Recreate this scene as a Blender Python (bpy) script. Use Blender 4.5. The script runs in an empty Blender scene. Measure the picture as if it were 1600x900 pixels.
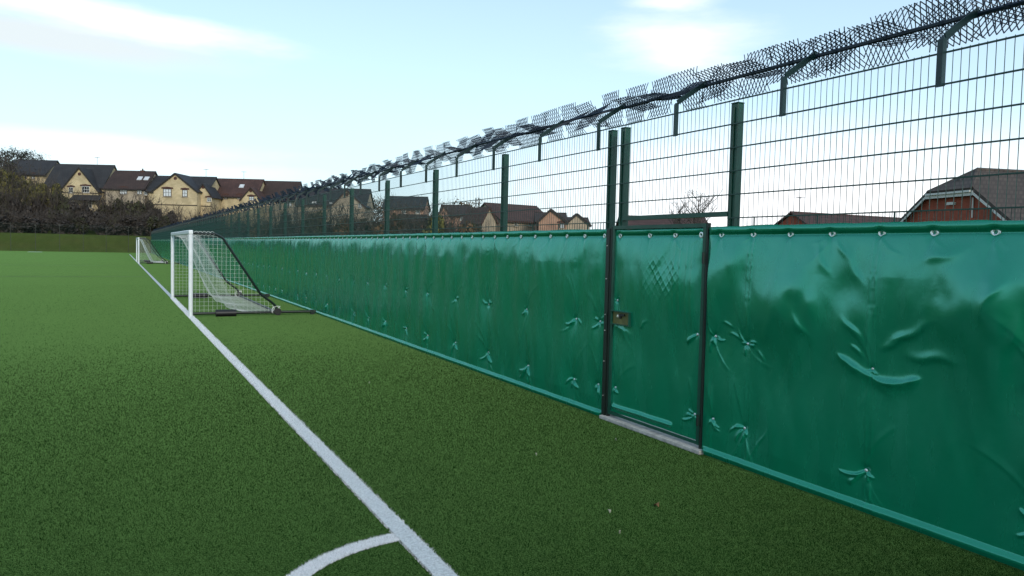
import bpy, math, random
import numpy as np
from mathutils import Vector, Matrix

R = math.radians
SC = bpy.context.scene
COL = SC.collection
rnd = random.Random(7)
NR = np.random.default_rng(11)

# ------------------------------------------------------------------ camera
F, YAW, PIT, ROLL, CH = 1167.0, 0.48775, 0.05145, 0.02245, 1.787
D = 4.66                                   # the fence line: x = D, running along +Y
fw = np.array([math.sin(YAW)*math.cos(PIT), math.cos(YAW)*math.cos(PIT), -math.sin(PIT)])
r0 = np.array([math.cos(YAW), -math.sin(YAW), 0.0]); u0 = np.cross(r0, fw)
rt = r0*math.cos(ROLL) + u0*math.sin(ROLL); up = u0*math.cos(ROLL) - r0*math.sin(ROLL)
EYE = np.array([0, 0, CH])
cam_data = bpy.data.cameras.new('camera'); cam = bpy.data.objects.new('camera', cam_data); COL.objects.link(cam)
cam_data.sensor_width = 36; cam_data.lens = 36*F/1600; cam_data.clip_start = 0.05; cam_data.clip_end = 3000
m = Matrix.Identity(4)
for i in range(3):
    m[i][0], m[i][1], m[i][2], m[i][3] = rt[i], up[i], -fw[i], EYE[i]
cam.matrix_world = m
SC.camera = cam

def ray(px, py): return rt*(px-800)/F - up*(py-450)/F + fw
def at(px, py, dist): return EYE + ray(px, py)*dist

# ------------------------------------------------------------------ helpers
class MB:
    """collects shapes, build() links them as ONE mesh object"""
    def __init__(s): s.v = []; s.f = []; s.mi = []; s.cur = 0
    def add(s, vs, fs):
        b = len(s.v); s.v += [tuple(map(float, p)) for p in vs]
        for f in fs: s.f.append(tuple(b+i for i in f)); s.mi.append(s.cur)
    def box(s, a, b):
        x0, y0, z0 = a; x1, y1, z1 = b
        s.add([(x0,y0,z0),(x1,y0,z0),(x1,y1,z0),(x0,y1,z0),(x0,y0,z1),(x1,y0,z1),(x1,y1,z1),(x0,y1,z1)],
              [(0,3,2,1),(4,5,6,7),(0,1,5,4),(1,2,6,5),(2,3,7,6),(3,0,4,7)])
    def tube(s, p, q, r, n=6, r2=None, caps=True):
        p = np.array(p, float); q = np.array(q, float); d = q-p; L = np.linalg.norm(d)
        if L < 1e-6: return
        d /= L; a = np.cross(d, [0,0,1] if abs(d[2]) < .9 else [1,0,0]); a /= np.linalg.norm(a); b = np.cross(d, a)
        r2 = r if r2 is None else r2
        vs = [p + r*(math.cos(t)*a+math.sin(t)*b) for t in (2*math.pi*k/n for k in range(n))]
        vs += [q + r2*(math.cos(t)*a+math.sin(t)*b) for t in (2*math.pi*k/n for k in range(n))]
        fs = [(k, (k+1) % n, n+(k+1) % n, n+k) for k in range(n)]
        if caps: fs += [tuple(range(n-1, -1, -1)), tuple(range(n, 2*n))]
        s.add(vs, fs)
    def path(s, pts, r, n=6):
        for a, b in zip(pts[:-1], pts[1:]): s.tube(a, b, r, n)
    def prism(s, poly, off):
        """closed polygon (3-D points) extruded by off"""
        n = len(poly); off = np.array(off, float)
        vs = [np.array(p, float) for p in poly] + [np.array(p, float)+off for p in poly]
        s.add(vs, [tuple(range(n-1,-1,-1)), tuple(range(n, 2*n))] + [(k, (k+1) % n, n+(k+1) % n, n+k) for k in range(n)])
    def build(s, name, mat, parent=None, smooth=False):
        me = bpy.data.meshes.new(name); me.from_pydata(s.v, [], s.f)
        for mm in (mat if isinstance(mat, (list, tuple)) else [mat]): me.materials.append(mm)
        if any(s.mi): me.polygons.foreach_set('material_index', s.mi)
        if smooth: me.polygons.foreach_set('use_smooth', [True]*len(me.polygons))
        me.update()
        return link(name, me, parent)

def link(name, me, parent=None):
    o = bpy.data.objects.new(name, me); COL.objects.link(o)
    if parent: o.parent = parent
    return o
def np_mesh(name, v, quads, mats, mi=None, smooth=False):
    me = bpy.data.meshes.new(name); k = quads.shape[1]
    me.vertices.add(len(v)); me.vertices.foreach_set('co', v.astype(np.float32).ravel())
    me.loops.add(quads.size); me.loops.foreach_set('vertex_index', quads.astype(np.int32).ravel())
    me.polygons.add(len(quads)); me.polygons.foreach_set('loop_start', np.arange(0, quads.size, k, dtype=np.int32))
    for mm in (mats if isinstance(mats, (list, tuple)) else [mats]): me.materials.append(mm)
    if mi is not None: me.polygons.foreach_set('material_index', mi.astype(np.int32))
    me.polygons.foreach_set('use_smooth', np.full(len(quads), smooth, dtype=bool))
    me.update(calc_edges=True); me.validate()
    return me
def tag(o, label=None, cat=None, group=None, kind=None):
    if label: o['label'] = label
    if cat: o['category'] = cat
    if group: o['group'] = group
    if kind: o['kind'] = kind
    return o
def thing(name, label, cat, loc=(0,0,0), group=None):
    o = bpy.data.objects.new(name, None); COL.objects.link(o); o.location = loc; o.empty_display_size = .2
    return tag(o, label, cat, group)
def copy_tree(o, parent=None):
    c = o.copy(); COL.objects.link(c)
    if parent: c.parent = parent
    for ch in list(o.children): copy_tree(ch, c)
    return c

def _hash(ix, iy, seed):
    h = (ix.astype(np.int64)*374761393 + iy.astype(np.int64)*668265263 + seed*1442695041) & 0xffffffff
    h = ((h ^ (h >> 13))*1274126177) & 0xffffffff
    return ((h ^ (h >> 16)) & 0xffff)/65535.0
def noise2(x, y, seed=0):
    ix = np.floor(x); iy = np.floor(y); fx = x-ix; fy = y-iy
    fx = fx*fx*fx*(fx*(fx*6-15)+10); fy = fy*fy*fy*(fy*(fy*6-15)+10)
    a = _hash(ix, iy, seed); b = _hash(ix+1, iy, seed); c = _hash(ix, iy+1, seed); d = _hash(ix+1, iy+1, seed)
    return (a*(1-fx)+b*fx)*(1-fy) + (c*(1-fx)+d*fx)*fy*1.0 - .5
def sstep(t): t = np.clip(t, 0, 1); return t*t*(3-2*t)

# ------------------------------------------------------------------ materials
def new_mat(name):
    mt = bpy.data.materials.new(name); mt.use_nodes = True
    nt = mt.node_tree; bs = nt.nodes['Principled BSDF']
    return mt, nt, bs
def mat(name, col, rough=.6, var=.25, scale=6.0, metal=0.0, spec=.5, bump=0.0, bscale=None, col2=None, detail=6, stretch=None, coat=0.0):
    mt, nt, bs = new_mat(name)
    tc = nt.nodes.new('ShaderNodeTexCoord'); src = tc.outputs['Object']
    if stretch:
        mp = nt.nodes.new('ShaderNodeMapping'); mp.inputs['Scale'].default_value = stretch
        nt.links.new(src, mp.inputs[0]); src = mp.outputs[0]
    nz = nt.nodes.new('ShaderNodeTexNoise'); nz.inputs['Scale'].default_value = scale; nz.inputs['Detail'].default_value = detail
    nt.links.new(src, nz.inputs['Vector'])
    mx = nt.nodes.new('ShaderNodeMix'); mx.data_type = 'RGBA'
    c2 = col2 or tuple(c*(1+var) for c in col); c1 = col if col2 else tuple(c*(1-var) for c in col)
    mx.inputs[6].default_value = (*c1, 1); mx.inputs[7].default_value = (*c2, 1)
    mr = nt.nodes.new('ShaderNodeMapRange'); mr.inputs[1].default_value = .3; mr.inputs[2].default_value = .7
    nt.links.new(nz.outputs[0], mr.inputs[0]); nt.links.new(mr.outputs[0], mx.inputs[0])
    nt.links.new(mx.outputs[2], bs.inputs['Base Color'])
    bs.inputs['Roughness'].default_value = rough; bs.inputs['Metallic'].default_value = metal
    bs.inputs['Specular IOR Level'].default_value = spec
    if coat: bs.inputs['Coat Weight'].default_value = coat; bs.inputs['Coat Roughness'].default_value = .08
    if bump:
        n2 = nt.nodes.new('ShaderNodeTexNoise'); n2.inputs['Scale'].default_value = bscale or scale*4; n2.inputs['Detail'].default_value = 4
        nt.links.new(src, n2.inputs['Vector'])
        bp = nt.nodes.new('ShaderNodeBump'); bp.inputs['Strength'].default_value = bump; bp.inputs['Distance'].default_value = .02
        nt.links.new(n2.outputs[0], bp.inputs['Height']); nt.links.new(bp.outputs[0], bs.inputs['Normal'])
    return mt
def courses(name, c1, c2, scale_v, rough=.85, stagger=True, mortar=None, msize=.03, roww=.22, rowh=.075):
    """brick / roof-tile pattern in object space: u along the wall, v up (uses Generated-free Object coords)"""
    mt, nt, bs = new_mat(name)
    tc = nt.nodes.new('ShaderNodeTexCoord')
    sx = nt.nodes.new('ShaderNodeSeparateXYZ'); nt.links.new(tc.outputs['Object'], sx.inputs[0])
    ad = nt.nodes.new('ShaderNodeMath'); ad.operation = 'ADD'; nt.links.new(sx.outputs[0], ad.inputs[0]); nt.links.new(sx.outputs[1], ad.inputs[1])
    cb = nt.nodes.new('ShaderNodeCombineXYZ'); nt.links.new(ad.outputs[0], cb.inputs[0]); nt.links.new(sx.outputs[2], cb.inputs[1])
    br = nt.nodes.new('ShaderNodeTexBrick'); br.inputs['Color1'].default_value = (*c1, 1); br.inputs['Color2'].default_value = (*c2, 1)
    br.inputs['Mortar'].default_value = (*(mortar or tuple(c*.6 for c in c1)), 1)
    br.inputs['Scale'].default_value = scale_v; br.inputs['Mortar Size'].default_value = msize*rowh
    br.inputs['Brick Width'].default_value = roww; br.inputs['Row Height'].default_value = rowh
    nt.links.new(cb.outputs[0], br.inputs['Vector'])
    nz = nt.nodes.new('ShaderNodeTexNoise'); nz.inputs['Scale'].default_value = .7; nz.inputs['Detail'].default_value = 6
    nt.links.new(tc.outputs['Object'], nz.inputs['Vector'])
    mr = nt.nodes.new('ShaderNodeMapRange'); mr.inputs[1].default_value = .3; mr.inputs[2].default_value = .7; mr.inputs[3].default_value = .75; mr.inputs[4].default_value = 1.2
    nt.links.new(nz.outputs[0], mr.inputs[0])
    mx = nt.nodes.new('ShaderNodeMix'); mx.data_type = 'RGBA'; mx.blend_type = 'MULTIPLY'; mx.inputs[0].default_value = 1
    nt.links.new(br.outputs[0], mx.inputs[6]); nt.links.new(mr.outputs[0], mx.inputs[7])
    nt.links.new(mx.outputs[2], bs.inputs['Base Color']); bs.inputs['Roughness'].default_value = rough
    return mt

def turf_mat(name, c1, c2, c3, rough=.7, sheen=0.0, blades=False, fine=True):
    mt, nt, bs = new_mat(name)
    tc = nt.nodes.new('ShaderNodeTexCoord')
    def nz(s, d=4):
        n = nt.nodes.new('ShaderNodeTexNoise'); n.inputs['Scale'].default_value = s; n.inputs['Detail'].default_value = d
        nt.links.new(tc.outputs['Object'], n.inputs['Vector']); return n
    big = nz(.35, 5); med = nz(9, 5); fin = nz(140, 3)
    def mixc(f, a, b, lo, hi):
        mr = nt.nodes.new('ShaderNodeMapRange'); mr.inputs[1].default_value = lo; mr.inputs[2].default_value = hi
        nt.links.new(f.outputs[0], mr.inputs[0])
        mx = nt.nodes.new('ShaderNodeMix'); mx.data_type = 'RGBA'; nt.links.new(mr.outputs[0], mx.inputs[0])
        for k, c in ((6, a), (7, b)):
            if isinstance(c, tuple): mx.inputs[k].default_value = (*c, 1)
            else: nt.links.new(c, mx.inputs[k])
        return mx.outputs[2]
    c = mixc(med, c1, c2, .35, .65)
    c = mixc(big, c, c3, .35, .8)
    mp = nt.nodes.new('ShaderNodeMapping'); mp.inputs['Scale'].default_value = (1.1, .13, 1); nt.links.new(tc.outputs['Object'], mp.inputs[0])
    bn = nz(1.0, 3); nt.links.new(mp.outputs[0], bn.inputs['Vector'])
    br = nt.nodes.new('ShaderNodeMapRange'); br.inputs[1].default_value = .3; br.inputs[2].default_value = .7; br.inputs[3].default_value = .80; br.inputs[4].default_value = 1.16; nt.links.new(bn.outputs[0], br.inputs[0])
    bm = nt.nodes.new('ShaderNodeMix'); bm.data_type = 'RGBA'; bm.blend_type = 'MULTIPLY'; bm.inputs[0].default_value = 1; nt.links.new(c, bm.inputs[6]); nt.links.new(br.outputs[0], bm.inputs[7]); c = bm.outputs[2]
    if fine: c = mixc(fin, tuple(x*.6 for x in c1), c, .3, .55)
    nt.links.new(c, bs.inputs['Base Color']); bs.inputs['Roughness'].default_value = rough
    bs.inputs['Specular IOR Level'].default_value = .0
    if sheen:
        bs.inputs['Sheen Weight'].default_value = sheen; bs.inputs['Sheen Roughness'].default_value = .5
        bs.inputs['Sheen Tint'].default_value = (.44, .78, .24, 1)
    if not blades:
        bp = nt.nodes.new('ShaderNodeBump'); bp.inputs['Strength'].default_value = .6; bp.inputs['Distance'].default_value = .02
        nt.links.new(nz(90, 4).outputs[0], bp.inputs['Height']); nt.links.new(bp.outputs[0], bs.inputs['Normal'])
    return mt

M = {}
M['turf'] = turf_mat('artificial turf', (.0068,.034,.0040), (.0100,.044,.0051), (.0145,.047,.0060), .85, .37)
M['blade'] = turf_mat('turf blade', (.0018,.0180,.0024), (.0030,.0250,.0032), (.0046,.0255,.0034), .8, .0, True, False)  # darker than the sheet: shade deep in the pile put into the colour
M['white_blade'] = mat('white turf fibre', (.78,.80,.82), .6, .06, 40)
M['white_line'] = mat('white turf line', (.58,.61,.60), .8, .25, 70, bump=.5, bscale=150)
M['pale_line'] = mat('pale yellow turf line', (.085,.13,.022), .8, .15, 40)
M['rough_grass'] = turf_mat('rough grass', (.055,.072,.013), (.068,.078,.016), (.084,.076,.024), .9, .1)
M['pvc'] = None
M['green_metal'] = mat('dark green powder coat', (.006,.066,.042), .38, .2, 8, spec=.5)
M['bracket_metal'] = mat('dark blue green bracket steel', (.004,.028,.028), .4, .2, 8)
M['wire'] = mat('green coated wire', (.006,.045,.034), .45, .15, 8)
M['spike'] = mat('blue grey coated expanded metal', (.004,.015,.034), .5, .2, 12)
M['black_metal'] = mat('black green coated steel', (.004,.012,.009), .45, .25, 10)
M['steel'] = mat('bright zinc steel', (.86,.86,.84), .38, .06, 30, metal=.85)
M['white_paint'] = mat('white powder coat', (.80,.82,.82), .35, .05, 10)
M['net'] = mat('white net cord', (.72,.74,.70), .8, .08, 30)
M['concrete'] = mat('worn concrete', (.42,.40,.36), .9, .30, 14, bump=.4)
M['olive_plate'] = mat('olive lock plate', (.13,.12,.035), .45, .3, 12)
M['black_plastic'] = mat('black plastic', (.01,.01,.011), .5, .2, 10)
M['leaf_brown'] = mat('dry brown leaf', (.16,.085,.035), .7, .35, 40)
M['pale_scrap'] = mat('pale dry scrap', (.36,.36,.26), .8, .2, 60)
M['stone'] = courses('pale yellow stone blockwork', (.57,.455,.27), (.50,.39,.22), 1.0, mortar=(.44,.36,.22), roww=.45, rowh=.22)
M['stone_beige'] = courses('beige render blockwork', (.42,.34,.24), (.37,.30,.21), 1.0, mortar=(.33,.28,.2), roww=.45, rowh=.22)  # duller, greyer blocks than the yellow stone
M['pink'] = courses('pale pink brick', (.42,.24,.16), (.36,.20,.13), 1.0, mortar=(.36,.28,.22))
M['redbrick'] = courses('red brick', (.34,.075,.035), (.26,.055,.028), 1.0, mortar=(.24,.10,.07))
M['slate'] = courses('dark slate tiles', (.038,.036,.036), (.028,.027,.027), 1.0, .7, roww=.33, rowh=.3, msize=.2)
M['brown_tile'] = courses('brown roof tiles', (.060,.036,.028), (.045,.026,.021), 1.0, .8, roww=.33, rowh=.3, msize=.2)
M['red_tile'] = courses('red brown roof tiles', (.088,.042,.032), (.064,.031,.024), 1.0, .8, roww=.33, rowh=.3, msize=.2)
M['grey_tile'] = courses('grey brown roof tiles', (.086,.066,.052), (.062,.047,.038), 1.0, .8, roww=.33, rowh=.3, msize=.2)
M['brown_trim'] = mat('dark brown brick trim', (.075,.032,.022), .8, .25, 8)
M['dark_trim'] = mat('dark stained timber', (.022,.017,.014), .7, .25, 5)
M['white_trim'] = mat('white painted timber', (.58,.57,.52), .5, .06, 6)
M['lead'] = mat('grey aerial metal', (.12,.12,.12), .5, .1, 10)
M['bark'] = mat('grey brown bark', (.065,.052,.042), .9, .3, 7)
M['twig'] = mat('purple brown bare twigs', (.046,.040,.037), .9, .35, .6)
M['twig_olive'] = mat('olive brown thicket', (.050,.052,.022), .9, .35, .6)
M['leaf_yellow'] = mat('yellow green autumn leaves', (.15,.135,.028), .8, .4, .5)
M['leaf_rust'] = mat('rusty autumn leaves', (.13,.070,.028), .8, .4, .5)
M['leaf_dark'] = mat('dark green conifer foliage', (.030,.042,.026), .9, .35, .6)

def glass_mat():
    mt, nt, bs = new_mat('window glass')
    bs.inputs['Base Color'].default_value = (.03,.035,.04,1); bs.inputs['Roughness'].default_value = .06
    bs.inputs['Specular IOR Level'].default_value = 1.0; bs.inputs['Coat Weight'].default_value = 1.0
    nz = nt.nodes.new('ShaderNodeTexNoise'); nz.inputs['Scale'].default_value = .8
    tc = nt.nodes.new('ShaderNodeTexCoord'); nt.links.new(tc.outputs['Object'], nz.inputs['Vector'])
    bp = nt.nodes.new('ShaderNodeBump'); bp.inputs['Strength'].default_value = .06; nt.links.new(nz.outputs[0], bp.inputs['Height'])
    nt.links.new(bp.outputs[0], bs.inputs['Normal'])
    return mt
M['glass'] = glass_mat()
M['sky_pane'] = mat('pale window pane with sky reflection in colour', (.62,.63,.62), .12, .15, 3, spec=.9)  # pale colour stands in for the sky reflected in the panes

def pvc_mat():
    mt, nt, bs = new_mat('glossy green pvc sheet')
    tc = nt.nodes.new('ShaderNodeTexCoord')
    def nz(s, d, st=None):
        n = nt.nodes.new('ShaderNodeTexNoise'); n.inputs['Scale'].default_value = s; n.inputs['Detail'].default_value = d
        src = tc.outputs['Object']
        if st:
            mp = nt.nodes.new('ShaderNodeMapping'); mp.inputs['Scale'].default_value = st; nt.links.new(src, mp.inputs[0]); src = mp.outputs[0]
        nt.links.new(src, n.inputs['Vector']); return n
    a = nz(1.3, 5); b = nz(7, 6, (1,1,.25))
    mx = nt.nodes.new('ShaderNodeMix'); mx.data_type = 'RGBA'
    mx.inputs[6].default_value = (.0008,.165,.083,1); mx.inputs[7].default_value = (.0012,.192,.097,1)
    nt.links.new(a.outputs[0], mx.inputs[0]); nt.links.new(mx.outputs[2], bs.inputs['Base Color'])
    mr = nt.nodes.new('ShaderNodeMapRange'); mr.inputs[1].default_value = .35; mr.inputs[2].default_value = .7
    mr.inputs[3].default_value = .20; mr.inputs[4].default_value = .32
    nt.links.new(b.outputs[0], mr.inputs[0]); nt.links.new(mr.outputs[0], bs.inputs['Roughness'])
    bs.inputs['Specular IOR Level'].default_value = .12
    gl = nt.nodes.new('ShaderNodeBsdfGlossy'); gl.inputs['Color'].default_value = (.30, 1.0, .82, 1); nt.links.new(mr.outputs[0], gl.inputs['Roughness'])
    ms = nt.nodes.new('ShaderNodeMixShader'); ms.inputs[0].default_value = .165
    nt.links.new(bs.outputs[0], ms.inputs[1]); nt.links.new(gl.outputs[0], ms.inputs[2]); nt.links.new(ms.outputs[0], nt.nodes['Material Output'].inputs['Surface'])
    bp = nt.nodes.new('ShaderNodeBump'); bp.inputs['Strength'].default_value = .10; bp.inputs['Distance'].default_value = .01
    nt.links.new(nz(16, 3).outputs[0], bp.inputs['Height']); nt.links.new(bp.outputs[0], bs.inputs['Normal']); nt.links.new(bp.outputs[0], gl.inputs['Normal'])
    return mt
M['pvc'] = pvc_mat()

# ------------------------------------------------------------------ world and sun
SUN_EL, SUN_AZ = R(24), R(186)             # azimuth from +Y towards +X: behind the camera, nearly in line with the fence
sun_dir = Vector((math.sin(SUN_AZ)*math.cos(SUN_EL), math.cos(SUN_AZ)*math.cos(SUN_EL), math.sin(SUN_EL)))
w = bpy.data.worlds.new('World'); SC.world = w; w.use_nodes = True
nt = w.node_tree; nt.nodes.clear()
out = nt.nodes.new('ShaderNodeOutputWorld'); bg = nt.nodes.new('ShaderNodeBackground'); nt.links.new(bg.outputs[0], out.inputs[0])
sky = nt.nodes.new('ShaderNodeTexSky'); sky.sky_type = 'NISHITA'; sky.sun_disc = False
sky.sun_elevation = SUN_EL; sky.sun_rotation = SUN_AZ; sky.air_density = 1.0; sky.dust_density = 1.2; sky.ozone_density = 1.0
SKY_S = .12
bg.inputs[1].default_value = SKY_S
tc = nt.nodes.new('ShaderNodeTexCoord'); sp = nt.nodes.new('ShaderNodeSeparateXYZ'); nt.links.new(tc.outputs['Generated'], sp.inputs[0])
def mth(op, a, b=None, c=None, clamp=False):
    n = nt.nodes.new('ShaderNodeMath'); n.operation = op; n.use_clamp = clamp
    for i, x in enumerate((a, b, c)):
        if x is None: continue
        if isinstance(x, (int, float)): n.inputs[i].default_value = x
        else: nt.links.new(x, n.inputs[i])
    return n.outputs[0]
az = mth('ARCTAN2', sp.outputs[0], sp.outputs[1]); el = mth('ARCSINE', sp.outputs[2])
def wnoise(sa, se, detail=6, off=0.0, rough=.55):
    cb = nt.nodes.new('ShaderNodeCombineXYZ'); nt.links.new(mth('MULTIPLY', az, sa), cb.inputs[0]); nt.links.new(mth('MULTIPLY', el, se), cb.inputs[1]); cb.inputs[2].default_value = off
    n = nt.nodes.new('ShaderNodeTexNoise'); n.inputs['Scale'].default_value = 1; n.inputs['Detail'].default_value = detail; n.inputs['Roughness'].default_value = rough
    nt.links.new(cb.outputs[0], n.inputs['Vector']); return mth('SUBTRACT', n.outputs[0], .5)
def azel(px, py):
    d = ray(px, py); d = d/np.linalg.norm(d); return math.atan2(d[0], d[1]), math.asin(d[2])
def blob(px, py, ra, re, tilt=0.0, na=None, amp=1.0, soft=.6):
    a0, e0 = azel(px, py)
    da = mth('SUBTRACT', az, a0); de = mth('SUBTRACT', el, e0)
    ca, sa = math.cos(tilt), math.sin(tilt)
    x = mth('ADD', mth('MULTIPLY', da, ca), mth('MULTIPLY', de, sa)); y = mth('SUBTRACT', mth('MULTIPLY', de, ca), mth('MULTIPLY', da, sa))
    x = mth('DIVIDE', x, ra); y = mth('DIVIDE', y, re)
    q = mth('SQRT', mth('ADD', mth('MULTIPLY', x, x), mth('MULTIPLY', y, y)))
    v = mth('SUBTRACT', 1.0, q)
    if na is not None: v = mth('ADD', v, mth('MULTIPLY', na, amp))
    mr = nt.nodes.new('ShaderNodeMapRange'); mr.interpolation_type = 'SMOOTHSTEP'; mr.inputs[1].default_value = 0; mr.inputs[2].default_value = soft
    nt.links.new(v, mr.inputs[0]); return mr.outputs[0]
def cmix(f, a, b, blend='MIX'):
    mx = nt.nodes.new('ShaderNodeMix'); mx.data_type = 'RGBA'; mx.blend_type = blend
    for k, c in ((0, f), (6, a), (7, b)):
        if isinstance(c, (int, float)): mx.inputs[k].default_value = c
        elif isinstance(c, tuple): mx.inputs[k].default_value = (*c, 1)
        else: nt.links.new(c, mx.inputs[k])
    return mx.outputs[2]
SKYK = 1/SKY_S
def lum(r, g, b): return (r*SKYK, g*SKYK, b*SKYK)
EXPO = 1.0
# thin milky veil over the Nishita blue (high haze), thicker towards the horizon and towards the right
base = cmix(1.0, sky.outputs[0], (.90, 1.02, 1.17), 'MULTIPLY')
veil_h = mth('POWER', mth('SUBTRACT', 1.0, mth('MINIMUM', mth('MAXIMUM', mth('DIVIDE', el, .62), 0.0), 1.0)), 1.6)
veil = mth('ADD', mth('MULTIPLY', veil_h, .66), .24, clamp=True)
c = cmix(veil, base, lum(.60, .79, .86))
wisp = wnoise(3.5, 16, 7, 0.0)
fine = wnoise(9, 34, 6, 3.0, .6)
nn = mth('ADD', wisp, mth('MULTIPLY', fine, .55))
cl = lum(.88, .90, .89)
c = cmix(mth('MULTIPLY', blob(80, 60, .28, .030, -.02, nn, .8, .8), .95), c, lum(.58,.64,.66))      # grey underside of the top-left bank
c = cmix(mth('MULTIPLY', blob(120, 14, .36, .026, -.07, nn, 1.1, .9), .9), c, cl)
c = cmix(mth('MULTIPLY', blob(1068, 80, .135, .060, -.12, nn, 1.15, 1.0), .8), c, cl)
c = cmix(mth('MULTIPLY', blob(1050, 2, .08, .014, 0, nn, 1.0, 1.0), .7), c, cl)
c = cmix(mth('MULTIPLY', blob(120, 225, .34, .020, 0, nn, 1.2, 1.0), .6), c, cl)
c = cmix(mth('MULTIPLY', blob(260, 262, .30, .018, 0, nn, 1.2, 1.0), .4), c, cl)
c = cmix(mth('MULTIPLY', blob(1250, 330, .60, .15, 0, nn, .4, 1.0), .85), c, lum(.98, .96, .98))
nt.links.new(c, bg.inputs[0])

sun = bpy.data.lights.new('sun', 'SUN'); sun.energy = 1.0; sun.angle = R(11); sun.color = (1.0, .93, .82)
so = bpy.data.objects.new('sun', sun); COL.objects.link(so); so.rotation_euler = sun_dir.to_track_quat('Z', 'Y').to_euler()
SC.view_settings.view_transform = 'Standard'; SC.view_settings.look = 'None'
SC.view_settings.exposure = 0.55; SC.view_settings.gamma = 1.0

# ------------------------------------------------------------------ houses (built first so the terrain can meet them)
BASES = []
class HouseFrame:
    def __init__(s, x1, y1, x2, y2, d1, d2):
        A = at(x1, y1, d1); B = at(x2, y2, d2)
        s.zr = (A[2]+B[2])/2; h = (B-A)[:2]; s.W = float(np.linalg.norm(h)); s.u = h/s.W
        s.v = np.array([s.u[1], -s.u[0]])                    # towards the camera
        mid = (A+B)[:2]/2
        if np.dot(s.v, -mid) < 0: s.v = -s.v
        s.o = A[:2]
    def P(s, u, v, z): q = s.o + s.u*u + s.v*v; return (q[0], q[1], z)
    def px(s, x, y, v):
        """pixel -> (u, z) on the plane v"""
        d = ray(x, y); o = s.o + s.v*v
        t = np.dot(o - EYE[:2], s.v)/np.dot(d[:2], s.v); q = EYE + d*t
        return float(np.dot(q[:2]-s.o, s.u)), float(q[2])
def slab(mb, pts, th):
    a, b, c = (np.array(p, float) for p in pts[:3]); n = np.cross(b-a, c-a); n /= np.linalg.norm(n)
    if n[2] < 0: n = -n
    mb.prism(pts, n*th)
def house(label, x1, y1, x2, y2, dist, wall, roof, eave_y, group, d2=None, depth=8.0, hr=8.6, wings=(), wins=(), chim=(), porch=(), skyl=(), trim='dark_trim', name='detached_house', drain=True, vent=True, aerial=False):
    H = HouseFrame(x1, y1, x2, y2, dist, d2 or dist)
    hd = depth/2; zr = H.zr; zb = zr-hr; W = H.W
    ze = H.px((x1+x2)/2, eave_y, hd)[1]
    base = H.P(W/2, 0, zb); BASES.append(base)
    root = thing(name, label, 'house', base, group)
    def fin(mb, nm, mt, par=root, smooth=False):
        mb.v = [(p[0]-base[0], p[1]-base[1], p[2]-base[2]) for p in mb.v]
        # object space rotated so that local x runs along the facade
        an = math.atan2(H.u[1], H.u[0]); ca, sa = math.cos(-an), math.sin(-an)
        mb.v = [(p[0]*ca-p[1]*sa, p[0]*sa+p[1]*ca, p[2]) for p in mb.v]
        return mb.build(nm, mt, par)
    root.rotation_euler.z = math.atan2(H.u[1], H.u[0])
    P = H.P
    wl = MB()
    wl.prism([P(.15, hd, zb-3), P(.15, hd, ze), P(.15, 0, zr-.12), P(.15, -hd, ze), P(.15, -hd, zb-3)], np.array([*(H.u*(W-.3)), 0]))
    rf = MB(); sl = (zr-ze)/hd
    ov = .35
    slab(rf, [P(-.1, 0, zr), P(W+.1, 0, zr), P(W+.1, hd+ov, ze-sl*ov), P(-.1, hd+ov, ze-sl*ov)], .14)
    slab(rf, [P(-.1, 0, zr), P(W+.1, 0, zr), P(W+.1, -hd-ov, ze-sl*ov), P(-.1, -hd-ov, ze-sl*ov)], .14)
    rf.tube(P(-.12, 0, zr+.12), P(W+.12, 0, zr+.12), .11, 6)
    tr = MB(); wd = []
    for (xl, xr, tipx, tipy, ey, proj) in wings:
        v = hd+proj
        ul, zl = H.px(xl, ey, v); ur, zq = H.px(xr, ey, v); ut, zt = H.px(tipx, tipy, v); zl = (zl+zq)/2
        ut = (ul+ur)/2*.5 + ut*.5
        wl.prism([P(ul, v, zb-3), P(ul, v, zl), P(ut, v, zt-.1), P(ur, v, zl), P(ur, v, zb-3)], np.array([*(-H.v*(v-.3)), 0]))
        for (ue, sg) in ((ul, -1), (ur, 1)):
            s2 = (zt-zl)/abs(ut-ue); o2 = .3
            a = P(ut, v+.28, zt); b = P(ue+sg*o2, v+.28, zl-s2*o2)
            slab(rf, [a, b, P(ue+sg*o2, .2, zl-s2*o2), P(ut, .2, zt)], .13)
            # barge board just under the verge
            tr.prism([P(ut, v+.20, zt-.02), P(ue+sg*o2, v+.20, zl-s2*o2-.02), P(ue+sg*o2, v+.20, zl-s2*o2-.24), P(ut, v+.20, zt-.24)], np.array([*(H.v*.05), 0]))
        if vent:
            k = MB(); zc = zt-(zt-zl)*.28
            k.prism([P(ut+.32*math.cos(t), v+.01, zc+.32*math.sin(t)) for t in (math.pi/4*q for q in range(8))], np.array([*(H.v*.06), 0]))
            fin(k, 'gable_roundel', M['brown_trim'])
        # string course
        zs = zb+2.75
        tr.prism([P(ul-.02, v+.005, zs), P(ur+.02, v+.005, zs), P(ur+.02, v+.005, zs+.16), P(ul-.02, v+.005, zs+.16)], np.array([*(H.v*.05), 0]))
    if drain:
        tr.tube(P(.3, hd+.08, zb), P(.3, hd+.08, ze), .06, 6)
    tr.prism([P(-.05, hd+ov-.02, ze-sl*ov-.12), P(W+.05, hd+ov-.02, ze-sl*ov-.12), P(W+.05, hd+ov-.02, ze-sl*ov+.06), P(-.05, hd+ov-.02, ze-sl*ov+.06)], np.array([*(H.v*.12), 0]))
    fin(wl, 'wall', M[wall]); ro = fin(rf, 'roof', M[roof]); fin(tr, 'gutter_and_barge_board', M[trim])
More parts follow.
